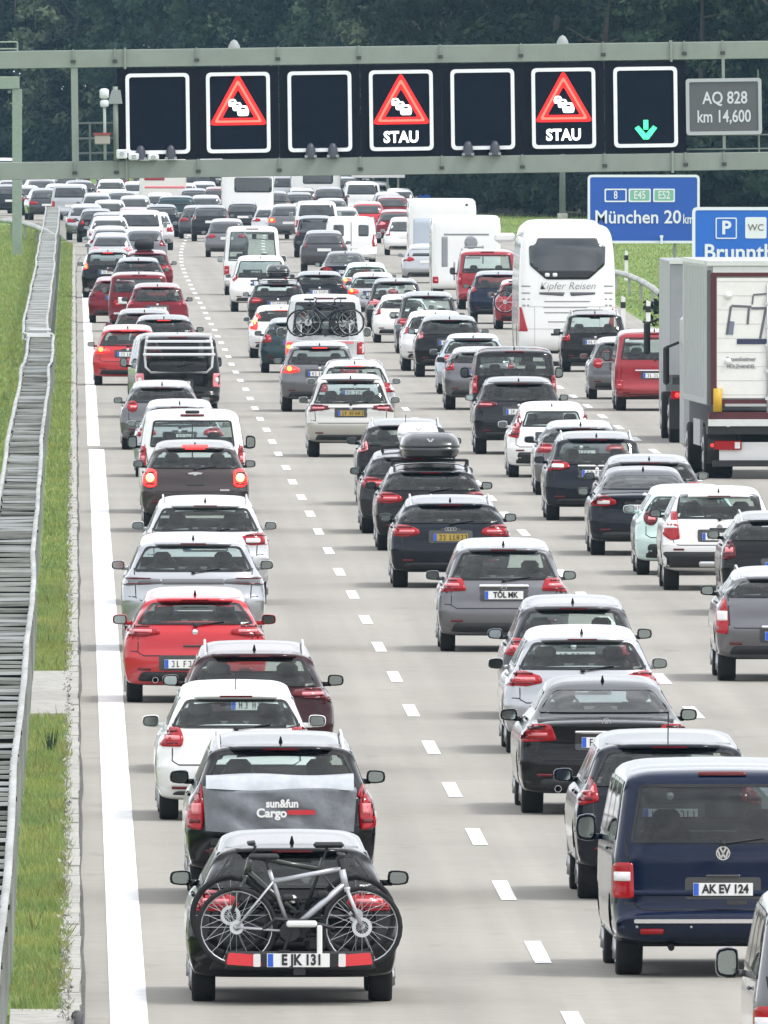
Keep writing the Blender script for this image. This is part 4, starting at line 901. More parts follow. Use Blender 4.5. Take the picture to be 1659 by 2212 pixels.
for row in (266, 299, 331): q.tube([(lx(166), .45, lz(200, row)), (lx(262), .45, lz(200, row))], .028, 6)
for x in (167, 194, 262): q.tube([(lx(x), .45, lz(200, 352)), (lx(x), .45, lz(200, 266))], .03, 6)
q.build('platform_railing', mat('railing_grey', (.20, .23, .22), .5), ga)
q = MB()
for row in (292, 322, 338): q.tube([(lx(1468), .5, lz(1560, row)), (lx(1900), .5, lz(1560, row))], .02, 6)
for x in (1478, 1640, 1740): q.tube([(lx(x), .5, lz(x, 340)), (lx(x), .5, lz(x, 150))], .025, 6)
q.build('walkway_railing', M_gan, ga)
# detectors at the left end
dt = thing('traffic_detector', 'white cylindrical detector on a thin pole left of the first display', 'traffic detector', gpt(lx(226), -.2, lz(226, 345))); dt.rotation_euler = (0, GB, 0)
MB().tube([(0, 0, 0), (0, 0, 1.35)], .035, 8).build('pole', mat('pole_pale', (.35, .40, .38), .5), dt, True)
for a, b, r_ in ((1.22, 1.40, .10), (1.42, 1.66, .11)): MB().lathe([(.001, b), (r_ * .7, b - .01), (r_, b - .05), (r_, a + .03), (r_ * .6, a), (.001, a)], 14, None, 'z').build('sensor', mat('detector_white', (.72, .75, .78), .5), dt, True)
MB().box((-.06, -.05, .47), (.36, .25, .22), bev=.02).build('control_box', mat('box_beige', (.36, .34, .30), .6), dt); MB().box((-.06, -.06, .60), (.40, .26, .05)).build('red_lid', mat('lid_red', (.30, .05, .05), .6), dt)
dt = thing('traffic_detector', 'grey square detector housing on a post beside the first display', 'traffic detector', gpt(lx(250), -.1, lz(250, 345))); dt.rotation_euler = (0, GB, 0)
MB().tube([(0, 0, 0), (0, 0, 1.7)], .06, 8).build('pole', M_gan, dt, True); MB().prism([(-.19, 1.30), (.16, 1.30), (.12, 1.62), (-.08, 1.62)], -.1, .15).build('housing', mat('housing_grey', (.28, .31, .31), .6), dt)
for i, (x, r0, hh) in enumerate(((262, 343, .22), (288, 346, .16), (330, 346, .14))):
    t = thing('camera_box', ('white camera box on the lower beam left of the first display', 'white camera box under the left part of the first display', 'white camera box under the right part of the first display')[i], 'camera', gpt(lx(x), -.12, lz(x, r0))); t.rotation_euler = (0, GB, 0)
    MB().box((0, 0, hh / 2), (.26, .22, hh), bev=.03).build('case', mat('detector_white', (.72, .75, .78), .5), t); MB().lathe([(.04, -.13), (.05, -.10), (.001, -.10)], 10, Matrix.Translation((0, 0, hh / 2)), 'y').build('lens', M_gloss, t)
for i, (x, nm) in enumerate(((303, 'first'), (368, 'first'), (670, 'third'), (718, 'third'), (1010, 'fifth'), (1068, 'fifth'))):
    t = thing('lane_detector', '%s grey dome detector at the foot of the %s display' % (('left', 'right')[i % 2], nm), 'traffic detector', gpt(lx(x), -.10, 5.76), group='dome detectors in front of the blank displays'); t.rotation_euler = (0, GB, 0)
    MB().lathe([(.001, .34), (.06, .32), (.10, .24), (.12, .12), (.13, 0)], 12, None, 'z').build('dome', mat('detector_dome', (.05, .055, .075), .4), t, True); MB().box((0, 0, .03), (.28, .2, .06)).build('bracket', mat('dome_grey', (.3, .32, .32), .5), t)
def display(x, kind, label):
    t = thing('display_sign', label, 'display sign', gpt(lx(x), 0, 6.83), group='variable message displays on the gantry'); t.rotation_euler = (0, GB, 0)
    MB().box((0, .22, .0), (1.875, .36, 2.13)).build('housing', M_sgn, t)
    MB().prism(rrect(0, 0, 1.40, 1.80, .10), .005, .03).build('screen', M_scr, t)
    MB().ring(rrect(0, 0, 1.485, 1.875, .13, 5), rrect(0, 0, 1.315, 1.705, .07, 5), -.03, .03).build('white_frame', M_frame, t)
    if kind in ('tri', 'stau'):
        zc = .13 if kind == 'stau' else .16
        o3 = rpoly([(-.68, zc - .45), (.68, zc - .45), (0, zc + .76)], .12, 4); i3 = rpoly([(-.375, zc - .285), (.375, zc - .285), (0, zc + .37)], .04, 4)
        MB().ring(o3, i3, -.004, .004).build('warning_triangle', M_led, t)
        mo = rpoly([(-.565, zc - .390), (.565, zc - .390), (0, zc + .615)], .08, 4); mi = rpoly([(-.485, zc - .343), (.485, zc - .343), (0, zc + .51)], .06, 4)
        MB().ring(mo, mi, -.009, -.005).build('bright_dots', M_ledc, t)
        for j, (a, b, s_) in enumerate(((-.13, .06, .80), (-.02, -.03, .92), (.11, -.13, 1.1))):
            body = rpoly([(a - .11 * s_, zc + b - .10 * s_), (a + .11 * s_, zc + b - .10 * s_), (a + .13 * s_, zc + b), (a + .08 * s_, zc + b + .12 * s_), (a - .08 * s_, zc + b + .12 * s_), (a - .13 * s_, zc + b)], .04, 3)
            cc_ = MB().prism(body, -.006 - .004 * j, -.001 - .004 * j).build('car_symbol', M_ledw, t)
            MB().prism(rpoly([(a - .055 * s_, zc + b + .035 * s_), (a + .055 * s_, zc + b + .035 * s_), (a + .04 * s_, zc + b + .075 * s_), (a - .04 * s_, zc + b + .075 * s_)], .015, 2), -.008 - .004 * j, -.0065 - .004 * j).build('window_symbol', M_scr, cc_)
    if kind == 'stau': text('lettering', 'STAU', .36, M_ledw, t, (-.01, -.006, -.63), bold=.014, sx=.90, ext=.003, space=1.05)
    if kind == 'arrow':
        MB().prism([(-.055, -.30), (.055, -.30), (.055, -.52), (-.055, -.52)], -.006, 0).prism([(-.26, -.49), (-.17, -.43), (0, -.62), (.17, -.43), (.26, -.49), (.06, -.75), (-.06, -.75)], -.008, -.001).build('green_arrow', M_ledg, t)
display(341, 'blank', 'leftmost blank black display with white frame on the gantry')
display(515, 'tri', 'display with red traffic jam triangle and no text below')
display(691, 'blank', 'blank black display between the two left warning triangles')
display(867, 'stau', 'middle display with red triangle above the word STAU')
display(1043, 'blank', 'blank black display between the two STAU displays')
display(1218, 'stau', 'right display with red triangle above the word STAU')
display(1395, 'arrow', 'rightmost display showing a small green down arrow')
t = thing('kilometre_sign', 'grey sign with white border reading AQ 828 km 14,600', 'sign', gpt(lx(1564), -.05, 6.84 + .09)); t.rotation_euler = (0, GB, 0)
ksz = lz(1564, 230) - 6.93
MB().box((0, .02, ksz), (1.70, .03, 1.26)).build('panel', mat('sign_grey', (.10, .105, .115), .5), t); MB().ring(rrect(0, ksz, 1.76, 1.31, .08), rrect(0, ksz, 1.60, 1.15, .03), -.02, .02).build('border', mat('border_grey', (.42, .44, .46), .5), t)
M_lt = mat('letter_white', (.62, .64, .68), .5)
text('lettering', 'AQ 828', .40, M_lt, t, (.03, -.003, ksz + .19), bold=.006, sx=.80); text('lettering', 'km 14,600', .40, M_lt, t, (0, -.003, ksz - .24), bold=.006, sx=.74)
for x in (-.0,): MB().box((x, .08, 0), (.07, .07, 2.2)).build('post', M_gan, t)
# post and arm of the gantry over the opposite carriageway
g = G(37, 553); t = thing('sign_gantry', 'pale green steel post with arm standing in the meadow at the far left', 'gantry', g)
MB().box((0, 0, 3.4), (.40, .4, 6.85), bev=.02).build('support_post', M_gan2, t); MB().box((-3.0, 0, 7.08), (6.2, .5, .51), bev=.02).build('cross_arm', M_gan2, t)
g = G(1215, 478); t = thing('mast', 'slim grey mast in front of the forest right of centre', 'mast', g); MB().tube([(0, 0, 0), (0, 0, 6.2)], [.16, .12], 8).build('pole', mat('mast_grey', (.16, .18, .18), .6), t, True); MB().box((0, 0, .2), (.5, .5, .4)).build('footing', M_conc, t)
g = G(817, 455); t = thing('sign_gantry', 'small distant gantry seen as a pale bar above the cars', 'gantry', g); s_ = 325 / 8
MB().box((0, 0, 8 - (380.5 - HY) / s_), (115 / s_, .3, .16)).build('cross_bar', M_white, t)
for x in (20, 43): MB().box((x / s_, 0, .9), (.12, .12, 1.8)).build('support_post', M_gan, t)
g = G(918, 462); t = thing('road_sign', 'small blue sign far away above the motorhome roof', 'road sign', g); s_ = 332 / 8.
MB().box((0, 0, 8 - (427 - HY) / s_), (26 / s_, .05, 13 / s_)).build('panel', mat('sign_blue', (.012, .085, .42), .45), t); MB().box((0, .05, .4), (.08, .08, .9)).build('post', M_gan, t)
# blue direction signs
M_blue = mat('sign_blue', (.012, .085, .42), .45); M_blue2 = mat('sign_blue_bright', (.010, .13, .55), .45); M_sw = mat('sign_white', (.72, .76, .80), .5); M_sg = mat('sign_green', (.20, .46, .33), .5)
def bsign(x0, x1, y0, y1, base, m, label):
    g = G((x0 + x1) / 2, base); s_ = (base - HY) / CH; t = thing('direction_sign', label, 'direction sign', g)
    fz = lambda r_: 8 - (r_ - HY) / s_; fx = lambda c_: (c_ - (x0 + x1) / 2) / s_; w_, h_ = (x1 - x0) / s_, (y1 - y0) / s_; zc = fz((y0 + y1) / 2)
    MB().prism(rrect(0, zc, w_, h_, .12), 0, .05).build('panel', m, t); MB().ring(rrect(0, zc, w_ + .02, h_ + .02, .16), rrect(0, zc, w_ - .16, h_ - .16, .08), -.012, .01).build('border', M_sw, t)
    for sg in (-1, 1): MB().tube([(sg * w_ * .28, .12, 0), (sg * w_ * .28, .12, zc + h_ / 2)], .06, 8).build('post', M_gan, t)
    return t, fx, fz, s_
t, fx, fz, s_ = bsign(1270, 1511, 378, 525, 612, M_blue, 'blue direction sign reading München 20 km behind the coach')
text('lettering', 'München 20', .66, M_sw, t, (fx(1378), -.02, fz(470)), bold=.010, sx=.95); text('lettering', 'km', .48, M_sw, t, (fx(1487), -.02, fz(474)), bold=.006, sx=.66)
for a, b, tx, m in ((1306, 1354, '8', M_blue), (1358, 1406, 'E45', M_sg), (1411, 1458, 'E52', M_sg)):
    p_ = MB().prism(rrect(fx((a + b) / 2), fz(422), (b - a) / s_, 29 / s_, .04), -.012, -.002).build('route_shield', m, t)
    MB().ring(rrect(fx((a + b) / 2), fz(422), (b - a) / s_, 29 / s_, .05), rrect(fx((a + b) / 2), fz(422), (b - a) / s_ - .10, 29 / s_ - .10, .04), -.018, -.012).build('shield_border', M_sw, p_)
    text('shield_number', tx, .40, M_sw, p_, (fx((a + b) / 2), -.022, fz(422)), bold=.006, sx=.72)
MB().tube([(fx(1429), -.1, fz(527)), (fx(1429), -.1, fz(512))], .05, 6).box((fx(1429), -.1, fz(511)), (.12, .1, .1)).build('sign_lamp', M_sw, t)
t, fx, fz, s_ = bsign(1496, 1790, 448, 606, 742, M_blue2, 'brighter blue sign reading Brunnthal with parking and toilet symbols above the lorry')
text('lettering', 'Brunnthal', .62, M_sw, t, (fx(1520), -.02, fz(546)), bold=.012, align='LEFT', sx=.98)
p_ = MB().prism(rrect(fx(1569), fz(493), 46 / s_, 46 / s_, .04), -.010, -.002).build('parking_symbol', M_blue2, t); MB().ring(rrect(fx(1569), fz(493), 46 / s_, 46 / s_, .05), rrect(fx(1569), fz(493), 41 / s_, 41 / s_, .03), -.014, -.010).build('symbol_border', M_sw, p_)
text('letter', 'P', .52, M_sw, p_, (fx(1569), -.018, fz(493)), bold=.016)
p_ = MB().prism(rrect(fx(1633), fz(492), 46 / s_, 46 / s_, .05), -.012, -.002).build('toilet_symbol', M_sw, t); text('letter', 'WC', .26, mat('letter_brown', (.16, .13, .12), .6), p_, (fx(1633), -.018, fz(492)), bold=.002)
# ------------------------------------------------------------------ forest
M_leaf = [leafmat('leaf_%s' % n_, c_, .5, .2) for n_, c_ in (('deep', [(.006, .014, .010), (.014, .028, .018), (.026, .044, .024)]), ('mid', [(.018, .036, .022), (.034, .060, .032), (.055, .085, .042)]), ('pale', [(.055, .085, .050), (.105, .14, .08), (.17, .20, .12)]))]
M_bark = mat('bark', (.07, .06, .05), .9, var=.3, vs_=3, bump=.5, bs=8)
def crown_mesh(seed, Hh, r, conif=False, n_cl=90, per=70, ls=.20, low=1.0):
    rs = np.random.RandomState(seed); cs = []
    for i in range(n_cl):
        z = low + (Hh - low) * rs.rand() ** .8; q = (z - low) / (Hh - low)
        rad = r * ((1 - q) ** .8 + .05 if conif else math.sqrt(max(.06, 1 - (2 * q - .9) ** 2 * .85))); a = rs.rand() * 2 * PI; rr = rad * (.45 + .6 * rs.rand() ** .6)
        cs.append((rr * math.cos(a), rr * math.sin(a), z, .45 + .75 * rs.rand()))
    cs = np.array(cs); n = n_cl * per; ci = np.repeat(np.arange(n_cl), per)
    d = rs.randn(n, 3); d /= np.linalg.norm(d, axis=1)[:, None]; d *= (rs.rand(n) ** .45)[:, None]; d[:, 2] *= .62
    if conif: d[:, 2] = d[:, 2] * .5 - .25 * np.hypot(d[:, 0], d[:, 1])
    ct = cs[ci, :3] + d * cs[ci, 3][:, None] * (r / 4.0) ** .5
    nrm = d + rs.randn(n, 3) * .55; nrm[:, 2] += .35; nrm /= np.linalg.norm(nrm, axis=1)[:, None]
    t1 = np.cross(nrm, rs.randn(n, 3)); t1 /= np.linalg.norm(t1, axis=1)[:, None]; t2 = np.cross(nrm, t1); sz = ls * (.5 + .9 * rs.rand(n))[:, None]
    v = np.stack([ct - t1 * sz, ct + t2 * sz * .55, ct + t1 * sz, ct - t2 * sz * .55], 1).reshape(-1, 3)
    me = bpy.data.meshes.new('crown'); me.vertices.add(4 * n); me.vertices.foreach_set('co', v.ravel()); me.loops.add(4 * n); me.loops.foreach_set('vertex_index', np.arange(4 * n, dtype=np.int32))
    me.polygons.add(n); me.polygons.foreach_set('loop_start', np.arange(0, 4 * n, 4, dtype=np.int32)); me.update(); return me
def trunk_mesh(seed, Hh, r):
    rs = random.Random(seed); q = MB(); p = [Vector((0, 0, 0))]
    for i in range(6): p.append(p[-1] + Vector((rs.uniform(-.2, .2), rs.uniform(-.2, .2), Hh * .14)))
    q.tube(p, [.26, .22, .19, .16, .13, .10, .05], 8)
    for i in range(9):
        b = p[1 + i % 5]; a = rs.uniform(0, 2 * PI); e = b + Vector((math.cos(a) * r * .6, math.sin(a) * r * .6, rs.uniform(.6, 1.8))); q.tube([b, (b + e) / 2 + Vector((0, 0, -.15)), e], [.08, .055, .02], 5)
    return mesh('trunk', q.v, q.f, M_bark, True)
TM = []
for i in range(5):
    con = i == 3; cm = crown_mesh(20 + i, 17 if con else 14.5, 3.0 if con else 4.0, con, 150 if con else 130, 75, .21); TM.append((cm, trunk_mesh(i, 15, 3.4), con))
CMS = {}
def tree(x, y, var, col, sc, label):
    cm, tm, con = TM[var]
    if (var, col) not in CMS:
        m2 = cm.copy(); m2.name = 'crown'; m2.materials.append(M_leaf[col]); CMS[(var, col)] = m2
    t = thing('spruce_tree' if con else 'broadleaf_tree', label, 'tree', (x, y, 0), R.uniform(0, 6.28), 'trees at the edge of the forest'); t.scale = (sc, sc, sc * R.uniform(.95, 1.1))
    link('trunk', tm, t); link('crown', CMS[(var, col)], t)
line = [(44, 1350), (33, 1362), (27, 1375), (22, 1400), (20.5, 1480), (22, 1600), (20, 1720), (14, 1830), (4, 1880), (-8, 1900), (-24, 1900)]
seg = [0]
for a, b in zip(line[:-1], line[1:]): seg.append(seg[-1] + math.hypot(b[0] - a[0], (b[1] - a[1]) * .12))
nt_ = 0
kindn = ['broad dark green', 'mid green', 'pale grey green']
def place_at(d): 
    for i in range(len(seg) - 1):
        if d <= seg[i + 1]: q = (d - seg[i]) / (seg[i + 1] - seg[i]); return line[i][0] + (line[i + 1][0] - line[i][0]) * q, line[i][1] + (line[i + 1][1] - line[i][1]) * q
    return line[-1]
posn = ['above the right end of the gantry', 'behind the kilometre sign', 'behind the green arrow display', 'left of the green arrow display', 'behind the right STAU display', 'behind the thin mast', 'behind the fifth display', 'right of the middle STAU display', 'behind the middle STAU display', 'behind the third display', 'between third display and left triangle', 'behind the left triangle display', 'behind the leftmost display', 'behind the detector pole', 'behind the left strut', 'above the left end of the gantry']
cnt = {}
for row in range(3):
    d = row * 1.3
    while d < seg[-1]:
        x, y = place_at(d); yy = y + row * 9 + R.uniform(-2, 2); xx = x + R.uniform(-.8, .8) + (2.5 * row if 5 < d < 60 and y < 1800 else 0)
        col = R.choice([0, 0, 1, 2, 2]) if row == 0 else R.choice([0, 0, 0, 1]); var = R.choice([0, 1, 2, 3, 4])
        px = CX + F * xx / yy; k_ = int(max(0, min(15, 15 - px / 1659 * 16)))
        key = (col, var == 3, k_, row); cnt[key] = cnt.get(key, 0) + 1
        fr_ = (px / 1659 * 16) % 1; lab = '%s %s %s, %s%s' % (kindn[col], 'spruce' if var == 3 else 'broadleaf tree', posn[k_], 'left part' if fr_ < .34 else ('middle' if fr_ < .67 else 'right part'), ['', ', second row', ', hindmost row'][row])
        tree(xx, yy, var, col, R.uniform(.92, 1.25) + row * .12, lab); d += R.uniform(3.2, 4.6); nt_ += 1
tag(link('forest_floor', mesh('forest_floor', [(70, 1345, .02), (34, 1350, .02), (27, 1366, .02), (21, 1395, .02), (20, 1480, .02), (22, 1600, .02), (20, 1725, .02), (13, 1835, .02), (-30, 1892, .02), (-70, 1892, .02), (-70, 2300, .02), (70, 2300, .02)], [tuple(range(12))], groundmat('forest_soil', [(.012, .016, .008), (.035, .04, .02)], .8))), kind='structure')
# undergrowth along the forest edge: one mass of bushes
um = crown_mesh(99, 2.6, 2.4, False, 40, 60, .17, .2); um.materials.append(M_leaf[1]); um2 = um.copy(); um2.materials.clear(); um2.materials.append(M_leaf[0])
d = 0; b_ = 0
ub = tag(link('undergrowth', None), kind='structure')
while d < seg[-1]:
    x, y = place_at(d)
    for dy_ in (-4, 6, 16):
        o = link('undergrowth_mass', R.choice([um, um2, um2]), ub, (x - .4 + R.uniform(-.8, .8) + (2 if dy_ > 0 and y < 1800 else 0), y + dy_, 0), (0, 0, R.uniform(0, 6))); o['kind'] = 'stuff'; s = R.uniform(.8, 1.6); o.scale = (s, s, s)
    d += 1.7
g = G(1432, 705); sh = thing('shrub', 'dark green shrub beside the lorry on the grass', 'shrub', g); me = crown_mesh(5, 1.0, .5, False, 10, 50, .08, .1); me.materials.append(M_leaf[0]); link('foliage', me, sh); MB().tube([(0, 0, 0), (0, 0, .5)], .03, 5).build('stem', M_bark, sh)
# ------------------------------------------------------------------ air
hz = bpy.data.materials.new('haze_air'); hz.use_nodes = True; t_ = hz.node_tree; t_.nodes.clear()
pv = N(t_, 'ShaderNodeVolumePrincipled'); pv.inputs['Color'].default_value = (.42, .72, .95, 1); pv.inputs['Density'].default_value = .00004; pv.inputs['Anisotropy'].default_value = .2
oo = N(t_, 'ShaderNodeOutputMaterial'); t_.links.new(pv.outputs[0], oo.inputs['Volume'])
q = MB().box((0, 1600, 14.5), (7000, 10900, 31)).build('haze', hz); q['kind'] = 'stuff'
# ------------------------------------------------------------------ lane 1 (left), nearest first
V = {}
G1, G2, G3, G4 = 'cars queuing in the left lane', 'cars queuing in the second lane', 'cars queuing in the third lane', 'vehicles in the right lane'
V['a1'] = car(629, 2165, 'hatch', 1.80, 1.44, 'black', 'wide', 'nearest black hatchback carrying two bicycles on its tow bar rack', lamp='red', group=G1, pz=0, spoiler=1, glass='clear', exhaust=0, refl=0, nowiper=1, yaw=.2)
V['a2'] = car(604, 1948, 'suv', 1.82, 1.60, 'black', 'tall', 'black SUV with a grey tarpaulin covered box hung on its tailgate', group=G1, pz=0, ldz=-.10, rails=1, yaw=.3)
V['a3'] = car(508, 1772, 'hatch', 1.70, 1.46, 'white', 'polo', 'small white hatchback behind the black SUV with the tarpaulin', group=G1, antenna=.17, badge='vw', pz=.45, trim=.33, yaw=.2)
V['a4'] = car(549, 1670, 'hatch', 1.80, 1.47, 'maroonblack', 'slim', 'very dark hatchback with dark red lamps half hidden behind the small white hatchback', group=G1, lamp='dark', ldz=-.02, rails=1)
V['a5'] = car(421, 1518, 'hatch', 1.80, 1.43, 'red', 'i30', 'bright red hatchback with red lamps in the left lane', group=G1, pz=.50, px=-.12, rev='bar', exhaust=1)
V['a6'] = car(417, 1407, 'suv', 1.96, 1.60, 'silver', 'porsche', 'pale silver coupe SUV with a full width dark lamp bar', group=G1, lamp='smoke', ldz=.0, pz=.52, badge=0, rev='none')
V['a7'] = car(443, 1307, 'suv', 1.90, 1.60, 'lightsilver', 'wide', 'silver grey SUV with roof rails behind the pale coupe SUV', group=G1, rails=1, lamp='red', rev='clear')
V['a8'] = car(421, 1150, 'suv', 1.84, 1.56, 'brown', 'mini', 'brown grey compact SUV with all its tail lamps lit orange', group=G1, lit='both', hbl=1, badge='wing', pz=.52, ldz=.03, rails=0, trim=.5)
V['a9'] = car(415, 1109, 'van', 1.88, 1.83, 'white', 'trafic', 'white delivery van with two rear door windows and black mirrors', 'van', group=G1, wz0=.0, mcol=1, badge=0, pz=.6, lamp='red', k0=.83, k1=.84, wz1=.0, antenna=0)
V['a10'] = car(388, 1031, 'hatch', 1.78, 1.50, 'silver', 'wide', 'silver hatchback whose roof shows just above the white van', group=G1)
V['a11'] = car(350, 972, 'hatch', 1.74, 1.43, 'midgrey', 'round', 'grey rounded hatchback behind the silver roof', group=G1, badge='vw')
V['a12'] = car(375, 903, 'van', 1.90, 1.90, 'black', 't5', 'black van with an aluminium bicycle rack on its tailgate', 'van', group=G1, badge=0, rev='clear', yaw=2.6, lamp='pink', glass='priv')
V['a13'] = car(276, 833, 'hatch', 1.74, 1.50, 'red', 'wide', 'red hatchback with brake lamps lit beside the edge line', group=G1, lit='left', hbl=1, lod=0)
V['a14'] = car(354, 809, 'suv', 1.80, 1.52, 'black', 'suv', 'black SUV partly hidden behind the van with the rack', group=G1, hbl=1)
V['a15'] = car(312, 788, 'wagon', 1.80, 1.48, 'grey', 'wide', 'grey estate car whose roof shows behind the red hatchback', 'estate car', group=G1)
V['a16'] = car(300, 717, 'van', 1.80, 1.76, 'darkred', 'round', 'dark red people carrier with white squares across its tailgate', 'van', group=G1, ldz=-.05, lamp='red', badge=0)
V['a17'] = car(340, 733, 'suv', 1.80, 1.62, 'darkred', 'suv', 'dark red SUV right of the people carrier in the left lane', group=G1)
V['a18'] = car(233, 644, 'suv', 1.78, 1.66, 'black', 'suv', 'black car with a glowing orange tail lamp beside the verge', group=G1, lit='left', hbl=1)
V['a19'] = car(249, 698, 'hatch', 1.66, 1.42, 'darkred', 'square', 'small dark red hatchback close to the edge line', group=G1, lamp='dark')
V['a20'] = car(299, 658, 'suv', 1.80, 1.55, 'grey', 'wide', 'grey car with a pale roof behind the people carrier', group=G1)
V['a21'] = car(318, 634, 'wagon', 1.80, 1.50, 'darkred', 'wide', 'dark red estate car with a dark bag on its roof', 'estate car', group=G1)
V['a22'] = car(241, 588, 'hatch', 1.76, 1.50, 'silver', 'wide', 'silver hatchback with pinkish lamps ahead of the glowing tail lamp', group=G1, lamp='pink')
# ------------------------------------------------------------------ lane 2
V['b1'] = car(1548, 2108, 'van', 1.92, 1.87, 'blue', 't5', 'large dark blue van nearest the camera at lower right', 'van', group=G2, badge='vw', ptext='AK EV 124', rev='mid', lamp='red', trim=0, yaw=.9, antenna=0, glass='priv', refl=0)
V['b2'] = car(1440, 1943, 'suv', 1.82, 1.60, 'blackblue', 'suv', 'black car just behind the left side of the blue van', group=G2, antenna=.28, rails=0, spoiler=1, yaw=.5, ldz=.05)
V['b3'] = car(1303, 1758, 'sedan', 1.86, 1.45, 'black', 'merc', 'black saloon with chrome boot strip in the second lane', 'sedan', group=G2, badge='star', chrome=1, exhaust=2, yaw=.4, glass='clear', rev='bar')
V['b4'] = car(1255, 1628, 'hatch', 1.84, 1.47, 'silver', 'wide', 'silver hatchback with white roof and red lamps behind the black saloon', group=G2, yaw=.3)
V['b5'] = car(1237, 1554, 'hatch', 1.76, 1.50, 'grey', 'polo', 'grey hatchback mostly hidden with a clear view through its rear window', group=G2, spoiler=1)
V['b6'] = car(1087, 1408, 'hatch', 1.80, 1.53, 'midgrey', 'merc', 'dark grey tall hatchback with chrome strip above its number plate', group=G2, badge='star', chrome=1, ldz=.04, ptext='TÖL MK', spoiler=1)
V['b7'] = car(972, 1270, 'wagon', 1.84, 1.40, 'blackblue', 'wide', 'dark blue estate car with a yellow number plate', 'estate car', group=G2, plate='y', badge='rings', rails=1)
V['b8'] = car(930, 1190, 'wagon', 1.84, 1.42, 'black', 'wide', 'black estate car under the larger black roof box', 'estate car', group=G2, rails=2)
V['b9'] = car(892, 1153, 'wagon', 1.84, 1.42, 'darkgrey', 'wide', 'dark grey estate car left of and behind the roof box car', 'estate car', group=G2)
V['b10'] = car(876, 1092, 'suv', 1.82, 1.56, 'black', 'suv', 'black SUV with roof rails ahead of the roof boxes', group=G2, rails=1, lamp='pink', antenna=.16)
V['b11'] = car(757, 988, 'suv', 1.80, 1.68, 'champagne', 'slim', 'champagne coloured SUV with a yellowish number plate', group=G2, plate='y', chrome=.9, lamp='dark', pz=.90, ldz=.08, spoiler='black', trim=.42)
V['b12'] = car(766, 925, 'hatch', 1.80, 1.50, 'lightsilver', 'polo', 'light silver hatchback directly ahead of the champagne SUV', group=G2, hbl=1)
V['b13'] = car(690, 890, 'suv', 1.80, 1.60, 'midgrey', 'wide', 'grey compact SUV with an orange lit left lamp', group=G2, lit='left', hbl=1, spoiler='black')
V['b14'] = car(702, 826, 'van', 1.96, 2.18, 'lightsilver', 't5', 'pale silver high roof van with bicycles on its back', 'van', group=G2, lit='left', glass='priv', badge=0, antenna=0, pz=0)
V['b15'] = car(607, 774, 'wagon', 1.76, 1.43, 'white', 'volvo', 'white estate car with brake lamps lit in the second lane', 'estate car', group=G2, lit='both', hbl=1)
V['b16'] = car(633, 806, 'hatch', 1.70, 1.42, 'teal', 'polo', 'small dark teal hatchback squeezed beside the high roof van', group=G2)
V['b17'] = car(600, 712, 'wagon', 1.80, 1.48, 'darkgrey', 'wide', 'dark grey estate car with a square black roof box', 'estate car', group=G2)
V['b18'] = car(690, 692, 'suv', 1.80, 1.52, 'blackblue', 'suv', 'dark blue SUV seen over the high roof van', group=G2)
V['b19'] = car(563, 674, 'suv', 1.98, 1.80, 'white', 'suv', 'large white SUV on open road in the second lane', group=G2, badge='vw', ldz=.15, glass='mid', spoiler=0)
V['b20'] = car(545, 638, 'van', 1.96, 2.35, 'white', 't5', 'white high roof van ahead of the large white SUV', 'van', group=G2, antenna=0, badge=0)
V['b21'] = car(490, 556, 'hatch', 1.80, 1.58, 'midgrey', 'wide', 'grey hatchback at the left edge of the second lane', group=G2)
V['b22'] = car(456, 522, 'suv', 1.80, 1.62, 'darkgrey', 'suv', 'dark grey car with pink lamp far up the second lane', group=G2, lamp='pink')
V['b23'] = car(428, 516, 'hatch', 1.78, 1.52, 'grey', 'wide', 'grey car left of the one with the pink lamp', group=G2)
V['b24'] = car(381, 497, 'van', 1.80, 1.62, 'teal', 't5', 'dark green people carrier far off beside the left queue', 'van', group=G2)
# ------------------------------------------------------------------ lane 3
V['c0'] = car(1893, 2462, 'van', 1.86, 1.85, 'midgrey', 't5', 'grey van cut off by the lower right corner', 'van', group=G3, rev='mid', badge=0)
V['c1'] = car(1693, 1472, 'suv', 1.80, 1.47, 'midgrey', 'tall', 'grey car with tall red and white lamps at right edge', group=G3, rev='mid', rails=1, ldz=-.18, mcol=1, chrome=.6, spoiler=1)
V['c2'] = car(1690, 1330, 'suv', 1.82, 1.50, 'black', 'suv', 'black SUV with dark red lamps cut off by the right edge', group=G3, lamp='dark', rails=1, ldz=-.05)
V['c3'] = car(1552, 1276, 'suv', 1.75, 1.57, 'white', 'bigc', 'white tall hatchback with large C shaped lamps and black bumper', group=G3, badge='chev', rev='mid', trim=.60, tw=.96, ldz=.05, spoiler=1, refl=1, mcol=1, rwin=[(-.66, 1.09), (.66, 1.09), (.60, 1.42), (.55, 1.45), (-.55, 1.45), (-.60, 1.42)])
V['c4'] = car(1487, 1243, 'hatch', 1.70, 1.41, 'mint', 'round', 'pale mint small car with round dark red lamps', group=G3, trim=.5, refl=0, lamp='dark', spoiler=0)
V['c5'] = car(1391, 1200, 'sedan', 1.82, 1.43, 'blackblue', 'wide', 'dark blue saloon left of the pale mint car', 'sedan', group=G3, ldz=.02, rev='clear')
V['c6'] = car(1402, 1166, 'wagon', 1.84, 1.42, 'grey', 'wide', 'grey estate car whose roof shows behind the dark blue saloon', 'estate car', group=G3)
V['c7'] = car(1288, 1125, 'wagon', 1.84, 1.55, 'blackblue', 'wide', 'dark estate car with clear topped lamps in the third lane', 'estate car', group=G3, rails=1, rev='clear', chrome=1, ldz=.10, pz=.84)
V['c8'] = car(1254, 1070, 'hatch', 1.76, 1.38, 'midgrey', 'wide', 'silver grey low hatchback half behind the dark estate car', group=G3)
